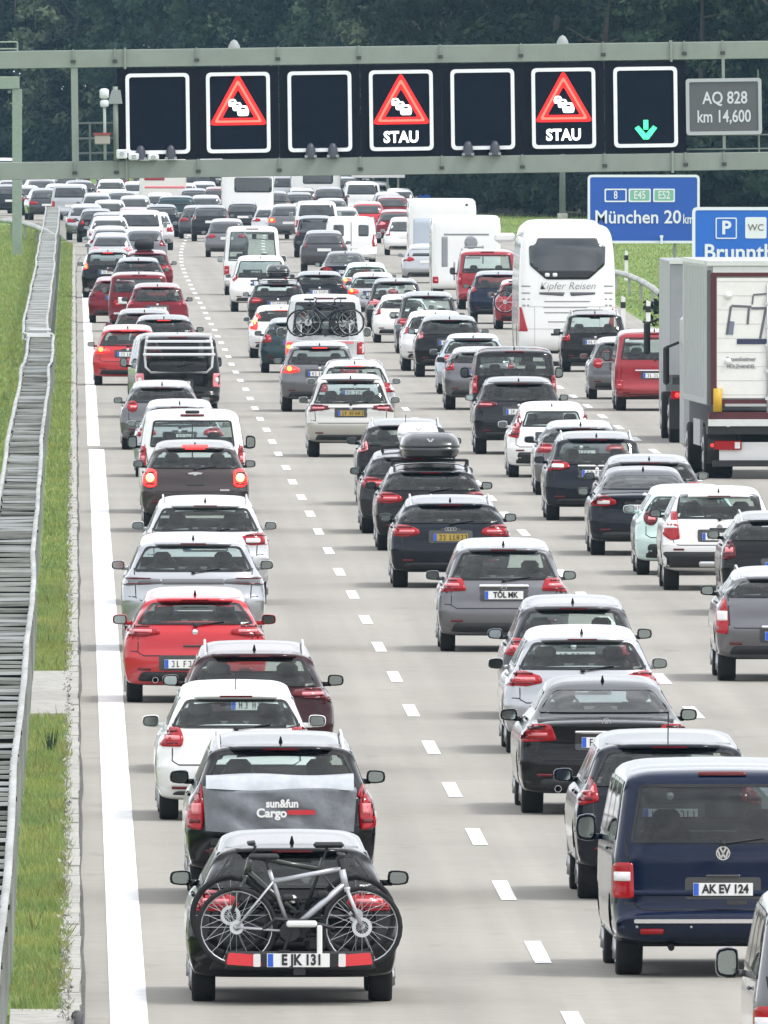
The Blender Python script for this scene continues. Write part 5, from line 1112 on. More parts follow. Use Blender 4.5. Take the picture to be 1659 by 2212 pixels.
V['c9'] = car(1192, 1032, 'hatch', 1.76, 1.46, 'white', 'volvo', 'white hatchback with tall red lamps beside its rear window', group=G3, trim=.5, spoiler=0, k0=.78, k1=.80)
V['c10'] = car(1120, 982, 'suv', 1.86, 1.58, 'darkgrey', 'slim', 'charcoal coupe SUV ahead of the white hatchback', group=G3, lamp='dark', spoiler='black')
V['c11'] = car(1110, 930, 'van', 1.84, 1.80, 'black', 'trafic', 'boxy black off road car with a clear rear window', 'car', group=G3, name='car', glass='clear', mcol=1, badge=0, k0=.93, k1=.95)
V['c12'] = car(1038, 886, 'suv', 1.70, 1.45, 'midgrey', 'square', 'small grey car with pale window frames left of the boxy black car', group=G3)
V['c13'] = car(1022, 852, 'hatch', 1.78, 1.46, 'paleblue', 'wide', 'pale blue silver hatchback in front of the boxy black car', group=G3, spoiler='black')
V['c14'] = car(971, 815, 'suv', 1.80, 1.57, 'black', 'suv', 'black SUV with red tinted lamps in the third lane queue', group=G3, lamp='pink', antenna=1)
V['c15'] = car(940, 802, 'suv', 1.80, 1.56, 'white', 'suv', 'white SUV with black side windows beside the black SUV', group=G3)
V['c16'] = car(925, 764, 'wagon', 1.82, 1.70, 'grey', 'wide', 'grey people carrier with an arched rear window', 'car', group=G3)
V['c17'] = car(868, 741, 'hatch', 1.66, 1.38, 'white', 'square', 'small white hatchback with a large pale bumper', group=G3)
V['c18'] = car(855, 716, 'hatch', 1.80, 1.58, 'blackblue', 'wide', 'dark blue hatchback with a wide roof spoiler', group=G3, lamp='pink', spoiler='black')
V['c19'] = car(806, 690, 'hatch', 1.76, 1.46, 'silver', 'wide', 'silver hatchback with glowing red left lamp', group=G3, lit='left')
V['c20'] = car(791, 664, 'hatch', 1.76, 1.46, 'mint', 'wide', 'pale greenish hatchback behind the silver one', group=G3, lit='left')
V['c21'] = car(746, 636, 'sedan', 1.80, 1.48, 'blackblue', 'wide', 'dark saloon in front of the white panel van', 'sedan', group=G3)
V['c22'] = car(758, 577, 'van', 2.02, 1.96, 'white', 'tall', 'white panel van with two small square rear windows', 'van', group=G3, norear=1, nohole=1, badge=0, antenna=0)
V['c23'] = car(700, 590, 'suv', 1.80, 1.62, 'grey', 'suv', 'grey SUV left of the white panel van', group=G3)
V['c24'] = car(682, 557, 'wagon', 1.80, 1.72, 'blackblue', 'suv', 'dark car with a white roof behind the grey SUV', group=G3)
V['c25'] = car(795, 508, 'hatch', 1.78, 1.55, 'red', 'wide', 'small red car far off before the white vans', group=G3)
V['c26'] = car(855, 526, 'hatch', 1.78, 1.50, 'darkred', 'wide', 'dusky red car far off beside the motorhomes', group=G3, lamp='pink')
V['c27'] = car(877, 552, 'hatch', 1.80, 1.58, 'white', 'square', 'white car partly hidden by the left motorhome', group=G3)
V['c28'] = car(922, 612, 'hatch', 1.80, 1.42, 'silver', 'wide', 'silver car with black bumper below the left motorhome', group=G3)
# ------------------------------------------------------------------ right lane
V['d1'] = car(1413, 888, 'van', 1.84, 1.86, 'crimson', 'low', 'dark red people carrier beside the grey lorry', 'van', group=G4, glass='clear', lamp='red', ldz=-.1, chrome=.9, pz=.82, badge=0)
V['d2'] = car(1345, 863, 'hatch', 1.70, 1.48, 'midgrey', 'round', 'small grey green hatchback left of the dark red people carrier', group=G4, ldz=-.04)
V['d3'] = car(1285, 804, 'wagon', 1.80, 1.60, 'black', 'square', 'black estate car in front of the white coach', 'estate car', group=G4, rails=1)
V['d5'] = car(1076, 700, 'suv', 1.80, 1.62, 'darkblue', 'suv', 'dark blue SUV below the red van at the right lane', group=G4)
V['d6'] = car(1132, 712, 'wagon', 1.80, 1.50, 'crimson', 'wide', 'red estate car with bicycles at its back beside the coach', 'estate car', group=G4)
V['d7'] = car(1052, 669, 'van', 1.92, 1.94, 'crimson', 'trafic', 'red van with two rear windows left of the coach', 'van', group=G4, badge=0, antenna=0)
V['d8'] = car(1006, 650, 'box', 2.32, 2.80, 'white', 'low', 'white motorhome with grey stripes and side lettering', 'motorhome', group=G4, nohole=1, norear=1, pz=0, L=6.2)
V['d9'] = car(955, 592, 'box', 2.55, 2.78, 'white', 'low', 'taller white motorhome with a large pale rear window', 'motorhome', group=G4, nohole=1, norear=1, pz=0, L=6.5)
# ------------------------------------------------------------------ far queues up to the bend
far = [
 (237, 570, 'hatch', 'silver', 'silver hatchback with a bluish roof in the far left queue', {}), (236, 552, 'suv', 'white', 'white topped SUV in the far left queue', {}), (233, 534, 'hatch', 'grey', 'grey hatchback following the white topped SUV', {}),
 (236, 508, 'suv', 'lightsilver', 'pale silver SUV far up the left queue', {}), (313, 575, 'hatch', 'midgrey', 'grey hatchback right of the silver one in the far left queue', {}), (289, 520, 'hatch', 'darkred', 'dark red car in the middle of the far left queue', {}), (302, 551, 'van', 'white', 'white small van in the far left queue', {}),
 (330, 541, 'suv', 'lightsilver', 'light silver SUV beside the dark green people carrier', {}), (208, 524, 'hatch', 'black', 'black hatchback nearest the guardrail bend', {}), (186, 519, 'suv', 'silver', 'silver SUV behind the end of the guardrail', {}), (262, 477, 'hatch', 'grey', 'grey car under the left part of the gantry', {}),
 (240, 452, 'suv', 'white', 'white car close below the lower beam at left', {}), (209, 482, 'hatch', 'silver', 'silver hatchback two cars left of the lorry with the red panel', {}), (293, 452, 'hatch', 'lightsilver', 'small light silver car left of the red panelled lorry', {}), (395, 462, 'suv', 'white', 'white topped car right of the red panelled lorry', {}), (420, 470, 'hatch', 'darkblue', 'dark blue car in the gap before the large motorhome', {}),
 (445, 488, 'wagon', 'silver', 'silver estate car with a cluttered roof before the motorhome', {}), (592, 484, 'suv', 'grey', 'grey SUV right of the large far motorhome', {}), (622, 519, 'suv', 'midgrey', 'grey SUV with a red lamp in the far middle queue', {'lit': 'left'}), (683, 525, 'van', 'white', 'small white van in the far middle queue', {}), (712, 473, 'suv', 'darkgrey', 'dark grey SUV below the right far motorhome', {}),
 (652, 468, 'hatch', 'lightsilver', 'light silver car between the two far motorhomes', {}), (782, 470, 'van', 'white', 'white minibus ahead of the small red car', {}), (838, 480, 'hatch', 'silver', 'silver car left of the tall motorhome', {}), (862, 470, 'hatch', 'white', 'white car near the distant small gantry', {}), (585, 517, 'hatch', 'lightsilver', 'pale silver hatchback beside the grey SUV with the red lamp', {}),
 (345, 482, 'hatch', 'lightsilver', 'pale hatchback just below the red panelled lorry', {}), (560, 470, 'hatch', 'silver', 'silver hatchback half hidden by the large far motorhome', {}), (660, 508, 'hatch', 'darkgrey', 'dark grey hatchback beside the small white van', {}), (740, 520, 'hatch', 'silver', 'silver hatchback behind the white panel van', {}), (525, 505, 'hatch', 'darkgrey', 'dark hatchback with bicycles ahead of the white high roof van', {}),
 (152, 478, 'van', 'silver', 'silver van showing above the end of the guardrail', {}), (95, 476, 'suv', 'grey', 'grey SUV left of the silver van at the bend', {'yaw': 4}), (84, 450, 'suv', 'midgrey', 'grey car high at the bend behind the grey SUV', {'yaw': 5}), (12, 466, 'suv', 'darkgrey', 'dark grey car at the far left edge of the picture', {'yaw': 6}), (125, 458, 'hatch', 'lightsilver', 'light silver car second row at the bend', {'yaw': 4}), (20, 448, 'hatch', 'darkgrey', 'dark car behind the leftmost one at the bend', {'yaw': 6}),
 (170, 455, 'suv', 'darkgrey', 'dark grey SUV below the beam left of the white car', {'yaw': 3}), (55, 462, 'hatch', 'silver', 'silver car between the post and the grey SUV', {'yaw': 5})]
for i, (x, b, kd, col, lab, o) in enumerate(far):
    hh = {'hatch': 1.5, 'suv': 1.62, 'van': 1.85, 'wagon': 1.5}[kd]
    V['f%d' % i] = car(x, b, kd, {'hatch': 1.76, 'suv': 1.82, 'van': 1.9, 'wagon': 1.8}[kd], hh, col, R.choice(['wide', 'square', 'polo', 'suv']) if kd != 'van' else 't5', lab, 'van' if kd == 'van' else 'car', group='distant cars in the jam', antenna=0, badge=0, yaw=o.pop('yaw', R.uniform(-.5, 1.2)), ldz=0, **o)
V['t1'] = car(352, 462, 'box', 2.45, 3.0, 'cream', None, 'small lorry with a red panel on its white rear far away', 'truck', group='distant cars in the jam', nohole=1, norear=1, L=7)
V['t2'] = car(535, 490, 'box', 2.50, 3.0, 'white', None, 'large white far motorhome with a wide dark rear window', 'motorhome', group='distant cars in the jam', nohole=1, norear=1, L=7)
V['t3'] = car(682, 466, 'box', 2.55, 2.9, 'white', None, 'white far motorhome with one dark window right of centre', 'motorhome', group='distant cars in the jam', nohole=1, norear=1, L=7)
M_dark = mat('dark_window', (.012, .016, .018), .06, coat=1)
def px2(c, x, row, base):  # column and row in the picture -> x,z on this vehicle's rear
    s_ = (base - HY) / CH; return None
patch(V['t1'], 'red_panel', rrect(-.45, 2.15, 1.05, .8, .03, 2), mat('panel_red', (.38, .03, .04), .5), off=.01); patch(V['t1'], 'rear_stripe', rrect(.1, 1.4, 2.1, .12, .02, 2), M_pink, off=.01)
patch(V['t2'], 'rear_window', rrect(.25, 2.02, 1.8, .72, .12, 3), M_dark, off=.01); patch(V['t3'], 'rear_window', rrect(.1, 2.02, 1.55, .75, .12, 3), M_dark, off=.01)
# the rest of the queue: fills the rows between the cars placed above
ex = []
for k_, c in V.items():
    l = c.root.location; yr_ = l.y - c.k['L'] / 2 + c.k['axle']; ex.append((CX + F * l.x / yr_, HY + F * CH / yr_, c.w * 2 * F / yr_))
dn = ['blank first display', 'left triangle display', 'third display', 'middle STAU display', 'fifth display', 'right STAU display']
cols = ['silver', 'lightsilver', 'grey', 'midgrey', 'white', 'black', 'darkgrey', 'blackblue', 'silver', 'darkred', 'white', 'midgrey', 'darkgrey', 'teal', 'grey']
cname = {'silver': 'silver', 'lightsilver': 'pale silver', 'grey': 'dark grey', 'midgrey': 'grey', 'white': 'white', 'black': 'black', 'darkgrey': 'charcoal', 'blackblue': 'dark blue', 'darkred': 'dark red', 'teal': 'dark green'}
row = 404; seen = {}
while row < 575:
    s_ = (row - HY) / CH; x = -20 + R.uniform(0, 30); xe = 880 if row < 470 else (860 if row < 520 else 720)
    while x < xe:
        wpx = 1.8 * s_
        lane_gap = (row > 478 and 352 + (row - 478) * .25 < x < 412 + (row - 478) * .35) or (row > 540) or (row > 484 and x < 215 + (row - 484) * .3) or (row > 468 and x < 140) or (row > 520 and x > 395 and not 600 < x < 660) or (row > 440 and x < 50)
        ok = not lane_gap and all(abs(x - a) > .62 * wpx or abs(row - b) > 8 + .10 * (row - 400) * .5 for a, b, w_ in ex) 
        if ok:
            kd = R.choice(['hatch', 'suv', 'suv', 'wagon', 'hatch', 'van'] if row < 460 else ['hatch', 'suv', 'wagon']); col = R.choice(cols); n_ = 'van' if kd == 'van' else {'hatch': 'hatchback', 'suv': 'SUV', 'wagon': 'estate car'}[kd]
            di = min(range(6), key=lambda i: abs((341, 515, 691, 867, 1043, 1218)[i] - x)); side = 'left of' if x < (341, 515, 691, 867, 1043, 1218)[di] - 40 else ('right of' if x > (341, 515, 691, 867, 1043, 1218)[di] + 40 else 'under')
            rw = ['hindmost', 'second hindmost', 'third hindmost', 'middle', 'nearer'][min(4, int((row - 404) / 26))]
            lab = '%s %s in the %s far rows %s the %s' % (cname[col], n_, rw, side, dn[di]); q_ = seen.get(lab, 0); seen[lab] = q_ + 1
            if q_:
                col = cols[(cols.index(col) + 3 * q_) % len(cols)]; lab = '%s %s in the %s far rows %s the %s' % (cname[col], n_, rw, side, dn[di])
            V['g%d_%d' % (row, x)] = car(x, row, kd, 1.8, {'hatch': 1.5, 'suv': 1.62, 'van': 1.85, 'wagon': 1.5}[kd], col, R.choice(['wide', 'square', 'suv']) if kd != 'van' else 't5', lab, 'van' if kd == 'van' else 'car', group='distant cars in the jam', antenna=0, badge=0, yaw=R.uniform(-.5, 1.5) + (2.5 if x < 160 else 0), ldz=0, lit=R.choice([None] * 7 + ['left']))
            ex.append((x, row, wpx)); x += wpx * R.uniform(1.05, 1.5)
        else: x += 6
    row += 11 + (row - 404) * .06
# ------------------------------------------------------------------ fittings of single vehicles
c = V['a9']; patch(c, 'door_gap', rrect(0, 1.0, .02, 1.2, .005, 1), M_seal, off=.006, skirt=0); MB().box((0, -c.k['L'] / 2 + .15, 1.80), (.26, .08, .06), bev=.02).build('high_brake_lamp', M_black, c.root)
c = V['a6']; patch(c, 'lamp_bar', rrect(0, .955 + .0, .84, .07, .01, 2), M_smoke, off=.016, skirt=.02)
c = V['a7']; patch(c, 'garnish', rrect(0, 1.0, .9, .03, .01, 2), M_chrome, off=.012)
c = V['a8']; patch(c, 'high_brake_lamp', rrect(0, 1.41, .44, .07, .02, 2), M_brake, off=.05, skirt=.05); MB().box((.5, ybody(c, .5, .73) - .012, .73), (.16, .01, .03)).build('model_lettering', M_chrome, c.root)
c = V['b1']; L2 = c.k['L'] / 2
MB().prism(rrect(0, .505, 1.56, .035, .015, 2), -L2 - .035, -L2 + .02).build('chrome_strip', M_chrome, c.root, loc=(0, 0, 0))
for sg in (-1, 1): patch(c, 'reflector', rrect(sg * .62, .42, .20, .045, .01, 2), M_red, off=.012)
patch(c, 'handle_recess', rrect(.12, .665, .18, .04, .015, 2), M_seal, off=.004, skirt=0); patch(c, 'tailgate_crease', rrect(0, .745, 1.72, .05, .01, 2), PT('blue'), off=.012, skirt=.02)
for x in (-.75, -.28, .28, .75): patch(c, 'parking_sensor', circ(x, .455, .012, 8), M_alu, off=.006, skirt=.006)
MB().tube([(-.45, -L2 + .5, .30), (-.45, -L2 + .12, .27)], .03, 8).build('exhaust_pipe', M_under, c.root)
c = V['c3']; patch(c, 'skid_plate', rrect(.05, .42, .72, .08, .03, 2), M_alu, off=.02)
c = V['a12']; L2 = c.k['L'] / 2; rk = thing('bicycle_rack', 'aluminium four rail bicycle rack folded on the black van tailgate', 'bicycle rack', wpt(c, (0, -L2, 0)), c.root.rotation_euler.z)
for i in range(4): MB().box((0, .02 - .10 * i * .3 - .10, 1.87 - .145 * i), (1.46 + .05 * i, .16, .055), bev=.01).build('rail', mat('rack_alu', (.72, .73, .75), .35, .3), rk)
q = MB(); q.tube([(-.70, .05, 1.86), (-.76, -.02, 1.45), (-.74, -.03, 1.15), (-.62, -.04, 1.03), (.62, -.04, 1.03), (.74, -.03, 1.15), (.76, -.02, 1.45), (.70, .05, 1.86)], .028, 8); q.build('frame_tube', mat('rack_alu'), rk, True)
c = V['b14']; L2 = c.k['L'] / 2
bicycle(wpt(c, (-.10, -L2 - .16, 1.14)), 0, 'dark bicycle with a pale wheel on the left of the high roof van', M_black, 1, lod=1)
bicycle(wpt(c, (.10, -L2 - .34, 1.17)), 0, 'black bicycle on the right of the high roof van', mat('bike_dark', (.03, .03, .05), .4), -1, lod=1)
q = MB()
for z, y in ((1.04, -.15), (1.04, -.33), (1.5, -.1)): q.tube([(-.75, y, z), (.8, y, z)], .02, 6)
for x in (-.6, .6): q.tube([(x, .05, 1.55), (x, -.05, 1.0), (x, -.4, 1.0)], .018, 6)
t = thing('bicycle_rack', 'rack holding bicycles on the pale high roof van', 'bicycle rack', wpt(c, (0, -L2, 0))); q.build('frame_tube', mat('rack_alu'), t, True); MB().box((.1, -.42, 1.0), (1.2, .03, .06)).build('rail_board', M_pink, t)
c = V['c22']
for x in (-.48, .48): patch(c, 'rear_window', rrect(x, 1.42, .40, .44, .06, 3), M_dark, off=.01); 
patch(c, 'door_gap', rrect(0, 1.1, .025, 1.3, .005, 1), M_seal, off=.006, skirt=0)
c = V['d8']; q = M_dark
patch(c, 'grey_stripe', rrect(-.72, 1.65, .20, 1.0, .02, 2), mat('stripe_grey', (.25, .26, .28), .5), off=.008); patch(c, 'grey_stripe', rrect(0, 2.22, 1.5, .06, .02, 2), mat('stripe_grey'), off=.008)
for x, z, w_, h_ in ((-.15, 1.3, .05, .9), (.22, 1.8, .6, .05), (.22, 1.45, .5, .05), (.55, 1.55, .05, .6), (-.4, 1.0, .05, .6)): patch(c, 'line_decal', rrect(x, z, w_, h_, .01, 1), mat('stripe_grey'), off=.008)
patch(c, 'round_emblem', circ(.15, 1.95, .22, 16), mat('stripe_grey'), off=.006)
c = V['d9']; patch(c, 'rear_window', rrect(-.62, 1.50, .95, 1.2, .08, 3), mat('pale_glass', (.40, .45, .52), .05, coat=1), off=.01); patch(c, 'roof_vent', rrect(.9, 2.6, .1, .08, .02, 2), M_dark, off=.01)
c = V['a16']
for x, w_ in ((-.48, .26), (.02, .48), (.50, .28)): patch(c, 'white_square', rrect(x, .93, w_, .20, .02, 2), M_white, off=.03, skirt=.04)
MB().box((0, -c.k['L'] / 2 - .03, .55), (1.5, .05, .06), bev=.02).build('bumper_strip', M_alu, c.root)
# cargo on roofs
roof_box(V['b8'], .98, .40, 2.0, 'black', 'larger black roof box with a pale emblem', .0, -.35)
roof_box(V['b9'], .70, .34, 2.0, 'white', 'smaller roof box with a whitish lid behind the larger one', .1, -.2)
roof_box(V['b17'], .72, .36, 1.5, 'black', 'square black roof box on the dark grey estate', .02, -.5)
c = V['a21']; z = top_z(c, -.1, -.6); t = thing('luggage_bag', 'dark bag strapped on the dark red estate car roof', 'bag', wpt(c, (-.1, -.6, z))); MB().lathe([(.001, -.34), (.16, -.32), (.21, -.2), (.22, .2), (.16, .32), (.001, .34)], 14, Matrix.Translation((0, 0, .20)), 'x').build('bag_body', M_black, t, True); MB().box((0, 0, .02), (.5, .3, .04)).build('base_board', M_black, t)
c = V['a20']; z = top_z(c, 0, -.4)
# bicycles and carrier on the nearest car
c = V['a1']; L2 = c.k['L'] / 2; P0 = lambda p: wpt(c, p); yw = c.root.rotation_euler.z
sc_ = (2165 - HY) / CH
bx = (642 - 629) / sc_
bicycle(P0((bx, -L2 - .30, .335)), yw, 'silver framed bicycle nearest the camera on the black hatchback', mat('bike_silver', (.46, .47, .50), .35, .5), 1)
b2_ = bicycle(P0((bx - .05, -L2 - .12, .43)), yw, 'black bicycle with green stripes behind the silver one', mat('bike_black', (.015, .02, .015), .35, coat=.5), -1, dark=True)
t = thing('bicycle_rack', 'tow bar bicycle carrier with red lamps and number plate', 'bicycle rack', P0((bx, -L2, 0)), yw)
q = MB()
for y in (-.30, -.12): q.box((0, y, .325), (1.25, .07, .03), bev=.01)
q.box((0, -.2, .30), (.10, .5, .06)).tube([(-.30, -.2, .33), (-.22, -.05, .80), (.22, -.05, .80), (.30, -.2, .33)], .018, 8)
q.tube([(.10, -.05, .80), (.28, -.33, .60)], .014, 6); q.build('carrier_frame', M_black, t)
MB().box((.02, -.37, .70), (.26, .06, .055), bev=.015).build('grip', M_white, t)
q = MB().box((0, -.42, .395), (1.26, .05, .15), bev=.02); lb = q.build('lamp_board', M_black, t)
for sg in (-1, 1):
    MB().prism(rpoly([(sg * .32, .34), (sg * .62, .36), (sg * .60, .46), (sg * .34, .44)][::sg], .02, 3), -.462, -.44).build('tail_lamp', mat('lamp_bright_red', (.62, .02, .03), .15, coat=1, emit=(.7, .02, .03), es=.08), lb)
    MB().prism(rrect(sg * .36, .395, .06, .11, .01, 2), -.468, -.455).build('reversing_lamp', M_white_l, lb)
MB().box((-.01, -.452, .395), (.53, .012, .115)).build('number_plate', M_plate, lb); pl = bpy.data.objects[lb.children[-1].name]
MB().box((-.245, -.4595, .395), (.045, .003, .108)).build('plate_strip', M_eu, pl); text('plate_lettering', 'E JK 131', .125, M_ink, pl, (.02, -.4605, .395), bold=.005, sx=.80)
q = MB(); q.box((-.05, -.21, .62), (.22, .10, .16), bev=.04).box((.14, -.20, .52), (.16, .12, .12), bev=.03).tube([(-.35, -.33, .62), (-.2, -.36, .74), (.05, -.34, .72), (.3, -.3, .66)], .02, 6).tube([(-.25, -.05, .80), (-.1, -.30, .92)], .018, 6).tube([(.22, -.05, .80), (.2, -.3, .95)], .018, 6).box((-.10, -.30, .92), (.10, .06, .06), bev=.02).box((.2, -.3, .95), (.10, .06, .06), bev=.02); q.build('clamps', M_black, t)
MB().tube([(-.53, -.36, .34), (-.53, -.37, .40), (-.50, -.37, .45)], .02, 5).tube([(.53, -.36, .34), (.53, -.37, .40), (.50, -.37, .45)], .02, 5).build('wheel_straps', M_black, t)
MB().box((.17, -.44, .56), (.045, .03, .26), bev=.01).build('strap', M_white, t)
# tarpaulin covered box on the black SUV
c = V['a2']; L2 = c.k['L'] / 2; t = thing('cargo_cover', 'grey tarpaulin cargo box cover with white and red print', 'cargo cover', wpt(c, (-.02, -L2, 0)), c.root.rotation_euler.z)
nx, nz = 40, 14; v = []; f = []
for j in range(nz + 1):
    for i in range(nx + 1):
        u, w_ = i / nx, j / nz; hw = .70 + .03 * w_; x = -hw + 2 * hw * u; z = .70 + .40 * w_
        y = -.42 + .05 * abs(2 * u - 1) ** 6 * 3 + .012 * math.sin(x * 9 + z * 22) + .018 * math.sin((x + z * 1.6) * 14) * (1 - w_) + .01 * math.sin(x * 31) * (1 - w_); v.append((x, y, z + .012 * math.sin(x * 5)))
b0 = len(v)
f = [(j * (nx + 1) + i, j * (nx + 1) + i + 1, (j + 1) * (nx + 1) + i + 1, (j + 1) * (nx + 1) + i) for j in range(nz) for i in range(nx)]
for i in range(nx + 1): x = -.72 + 1.44 * i / nx; v.append((x, -.02, 1.115 + .012 * math.sin(x * 5)))
for i in range(nx): f.append((nz * (nx + 1) + i, nz * (nx + 1) + i + 1, b0 + i + 1, b0 + i))
n0 = len(v); v += [(-.70, -.02, .70), (.70, -.02, .70)]
f.append(tuple([j * (nx + 1) for j in range(nz + 1)] + [b0, n0])); f.append(tuple([j * (nx + 1) + nx for j in range(nz + 1)][::-1] + [n0 + 1, b0 + nx]))
MB().add(v, f).build('tarpaulin', mat('tarpaulin_dark', (.165, .175, .195), .5, var=.25, vs_=5, bump=.6, bs=9), t, True)
v = []; f = []
for j, (y, z) in enumerate(((-.40, 1.10), (-.36, 1.17), (-.28, 1.225), (-.05, 1.235), (-.03, 1.10))):
    for i in range(nx + 1): x = -.70 + 1.40 * i / nx; v.append((x, y + .008 * math.sin(x * 17 + j), z + .010 * math.sin(x * 6 + j)))
f = [(j * (nx + 1) + i, j * (nx + 1) + i + 1, (j + 1) * (nx + 1) + i + 1, (j + 1) * (nx + 1) + i) for j in range(4) for i in range(nx)]
MB().add(v, f).build('folded_flap', mat('grey_tarpaulin_pale', (.42, .44, .47), .5, var=.12), t, True)
text('print', 'sun&fun', .105, M_white, t, (.02, -.462, .965), bold=.004, sx=.9); text('print', 'Cargo', .115, M_white, t, (-.08, -.462, .875), bold=.004, sx=1.0); MB().prism(rrect(.20, .885, .27, .045, .02, 2), -.462, -.456).build('red_print', mat('print_red', (.5, .02, .03), .6), t)
q = MB().box((0, -.2, .60), (1.3, .3, .06)); q.box((-.5, -.35, .50), (.34, .04, .10), bev=.02); q.build('carrier_frame', M_black, t)
for sg in (-1, 1): MB().box((sg * .52, -.385, .50), (.26, .03, .09), bev=.01).build('tail_lamp', M_redd, t)
# bicycles beside the coach
c = V['d6']; L2 = c.k['L'] / 2
bicycle(wpt(c, (-.05, -L2 - .25, .5)), 0, 'pale bicycle standing upright on the red estate car beside the coach', M_alu, 1, lod=1)
bicycle(wpt(c, (0, -.2, 1.55)), math.radians(84), 'bicycle standing on the roof of the red estate car beside the coach', M_alu, 1, lod=1)
# ------------------------------------------------------------------ coach
c = V['d4'] = car(1221, 789, 'coach', 2.56, 3.72, 'white', 'coach', 'white touring coach with a big dark rear window', 'coach', group=G4, lamp='red', ldz=.0, rev='none', yaw=0, pz=0)
UP = .22
win = rpoly([(x, z + UP) for x, z in [(-.55, 2.05), (.55, 2.05), (.98, 2.42), (1.0, 2.93), (.86, 2.95), (.80, 3.02), (.78, 3.13), (-.78, 3.13), (-.80, 3.02), (-.86, 2.95), (-1.0, 2.93), (-.98, 2.42)]], .06, 3)
patch(c, 'rear_window', win, mat('coach_glass', (.018, .024, .028), .05, coat=1), off=.012)
patch(c, 'window_frit', rpoly([(-.55, 2.07 + UP), (.55, 2.07 + UP), (.80, 2.28 + UP), (-.80, 2.28 + UP)], .04, 2), M_seal, off=.016)
M_gl = mat('vent_grey', (.28, .28, .29), .6); M_lg = mat('coach_lettering', (.20, .20, .22), .6)
yb_ = min(ybody(c, x_, 1.88 + UP) for x_ in (-1, 0, 1)) - .06
lt_ = text('lettering', 'Kipfer Reisen', .27, M_lg, c.root, (0, yb_, 1.88 + UP), bold=-.002, sx=1.0); lt_.data.shear = .3
for sg in (-1, 1):
    patch(c, 'dark_slot', rpoly([(sg * .10, 1.62 + UP), (sg * .72, 1.66 + UP), (sg * .74, 1.72 + UP), (sg * .06, 1.72 + UP)][::sg], .02, 2), mat('slot_dark', (.10, .10, .11), .6), off=.008)
    for i, z in enumerate((1.88, 1.70, 1.54, 1.38)): patch(c, 'side_slot', rrect(sg * 1.08, z + UP, .24 - .02 * i, .035, .01, 1), M_gl, off=.008)
    patch(c, 'number_print', rrect(-.42 + sg * .10, 2.17 + UP, .12, .10, .03, 2), M_white, off=.022, skirt=.003)
for i, (z, w_) in enumerate(((1.48, 1.2), (1.33, 1.15), (1.19, 1.0), (.95, .7))): patch(c, 'vent_slot', rrect(-.05 * i, z + UP, w_, .028, .01, 1), M_gl, off=.008)
for z in (1.56, .98): seam(c, 'panel_gap', [(-1.2, z), (1.2, z)], M_gl, wd=.012)
for x in (-.85, .85): seam(c, 'panel_gap', [(x, .55), (x, 1.56)], M_gl, wd=.012)
patch(c, 'vent', rrect(-.2, .84, .45, .06, .01, 1), M_black, off=.008)
q = MB().box((-1.46, -c.k['L'] / 2 + 11.0, 3.30), (.56, .2, .24), bev=.06); q.tube([(-1.3, -c.k['L'] / 2 + 11.1, 3.35), (-1.62, -c.k['L'] / 2 + 11.0, 3.15)], .04, 6); q.build('wing_mirror', M_white, c.root)
# ------------------------------------------------------------------ lorry
g = G(1519, 1035); s_ = (1035 - HY) / CH; t = thing('lorry', 'grey box lorry with a white rear door and yellow tube', 'lorry', (g.x + 1.275, g.y + .9, 0), math.radians(1.5), G4)
M_box = mat('lorry_grey', (.36, .37, .39), .35, .4, var=.08, vs_=1.5); M_edge = mat('lorry_edge', (.60, .62, .60), .4, var=.05); M_wd = mat('lorry_door_white', (.76, .75, .72), .35, coat=.5, var=.04); M_rd = mat('lorry_red_frame', (.075, .010, .015), .4)
HT = 4.18; LY = 9.2; y0 = -1.6
MB().box((0, LY / 2 + y0, (1.42 + HT) / 2), (2.55, LY, HT - 1.42), bev=.02).build('cargo_box', M_box, t)
MB().box((0, y0 - .02, HT - .05), (2.56, .10, .13), bev=.02).build('roof_edge', M_edge, t); MB().box((-1.275, LY / 2 + y0, HT - .04), (.05, LY, .08)).build('roof_edge', M_edge, t)
for x in (-1.22, 1.22): MB().box((x, y0 - .02, 2.72), (.08, .06, 2.55)).build('corner_post', mat('post_dark', (.08, .085, .09), .4), t)
MB().box((0, y0 - .02, HT - .22), (2.30, .05, .20)).build('header_panel', M_edge, t)
MB().ring(rrect(0, 2.69, 2.38, 2.52, .02, 2), rrect(0, 2.70, 2.18, 2.34, .02, 2), y0 - .06, y0 - .005).build('door_frame', M_rd, t)
MB().box((0, y0 - .035, 2.70), (2.16, .04, 2.30), bev=.01).build('rear_door', M_wd, t)
xl = -1.275
def tx_(x): return (x - 1519) / s_ - 1.275
def tz_(r): return 8 - (r - HY) / s_
for r_ in (638, 780, 915): MB().lathe([(.001, -.05), (.055, -.045), (.07, 0)], 12, Matrix.Translation((tx_(1566 - 0), y0 - .06, tz_(r_))), 'y').build('hinge', M_white, t, True)
def tl(pts, r=.018, nm='logo_line', m=None, z=0): MB().box(((tx_(pts[0]) + tx_(pts[2])) / 2, y0 - .062 - z, (tz_(pts[1]) + tz_(pts[3])) / 2), (abs(pts[2] - pts[0]) / s_ + r, .01, abs(pts[3] - pts[1]) / s_ + r)).build(nm, m or mat('logo_grey', (.12, .12, .14), .5), t)
def tb(p, th=.045, m=None):
    a, b = Vector((tx_(p[0]), tz_(p[1]))), Vector((tx_(p[2]), tz_(p[3]))); n_ = (b - a).normalized(); n_ = Vector((-n_.y, n_.x)) * th / 2
    MB().prism([tuple(a + n_), tuple(a - n_), tuple(b - n_), tuple(b + n_)], y0 - .066, y0 - .056).build('logo_line', m or mat('logo_grey', (.12, .12, .14), .5), t)
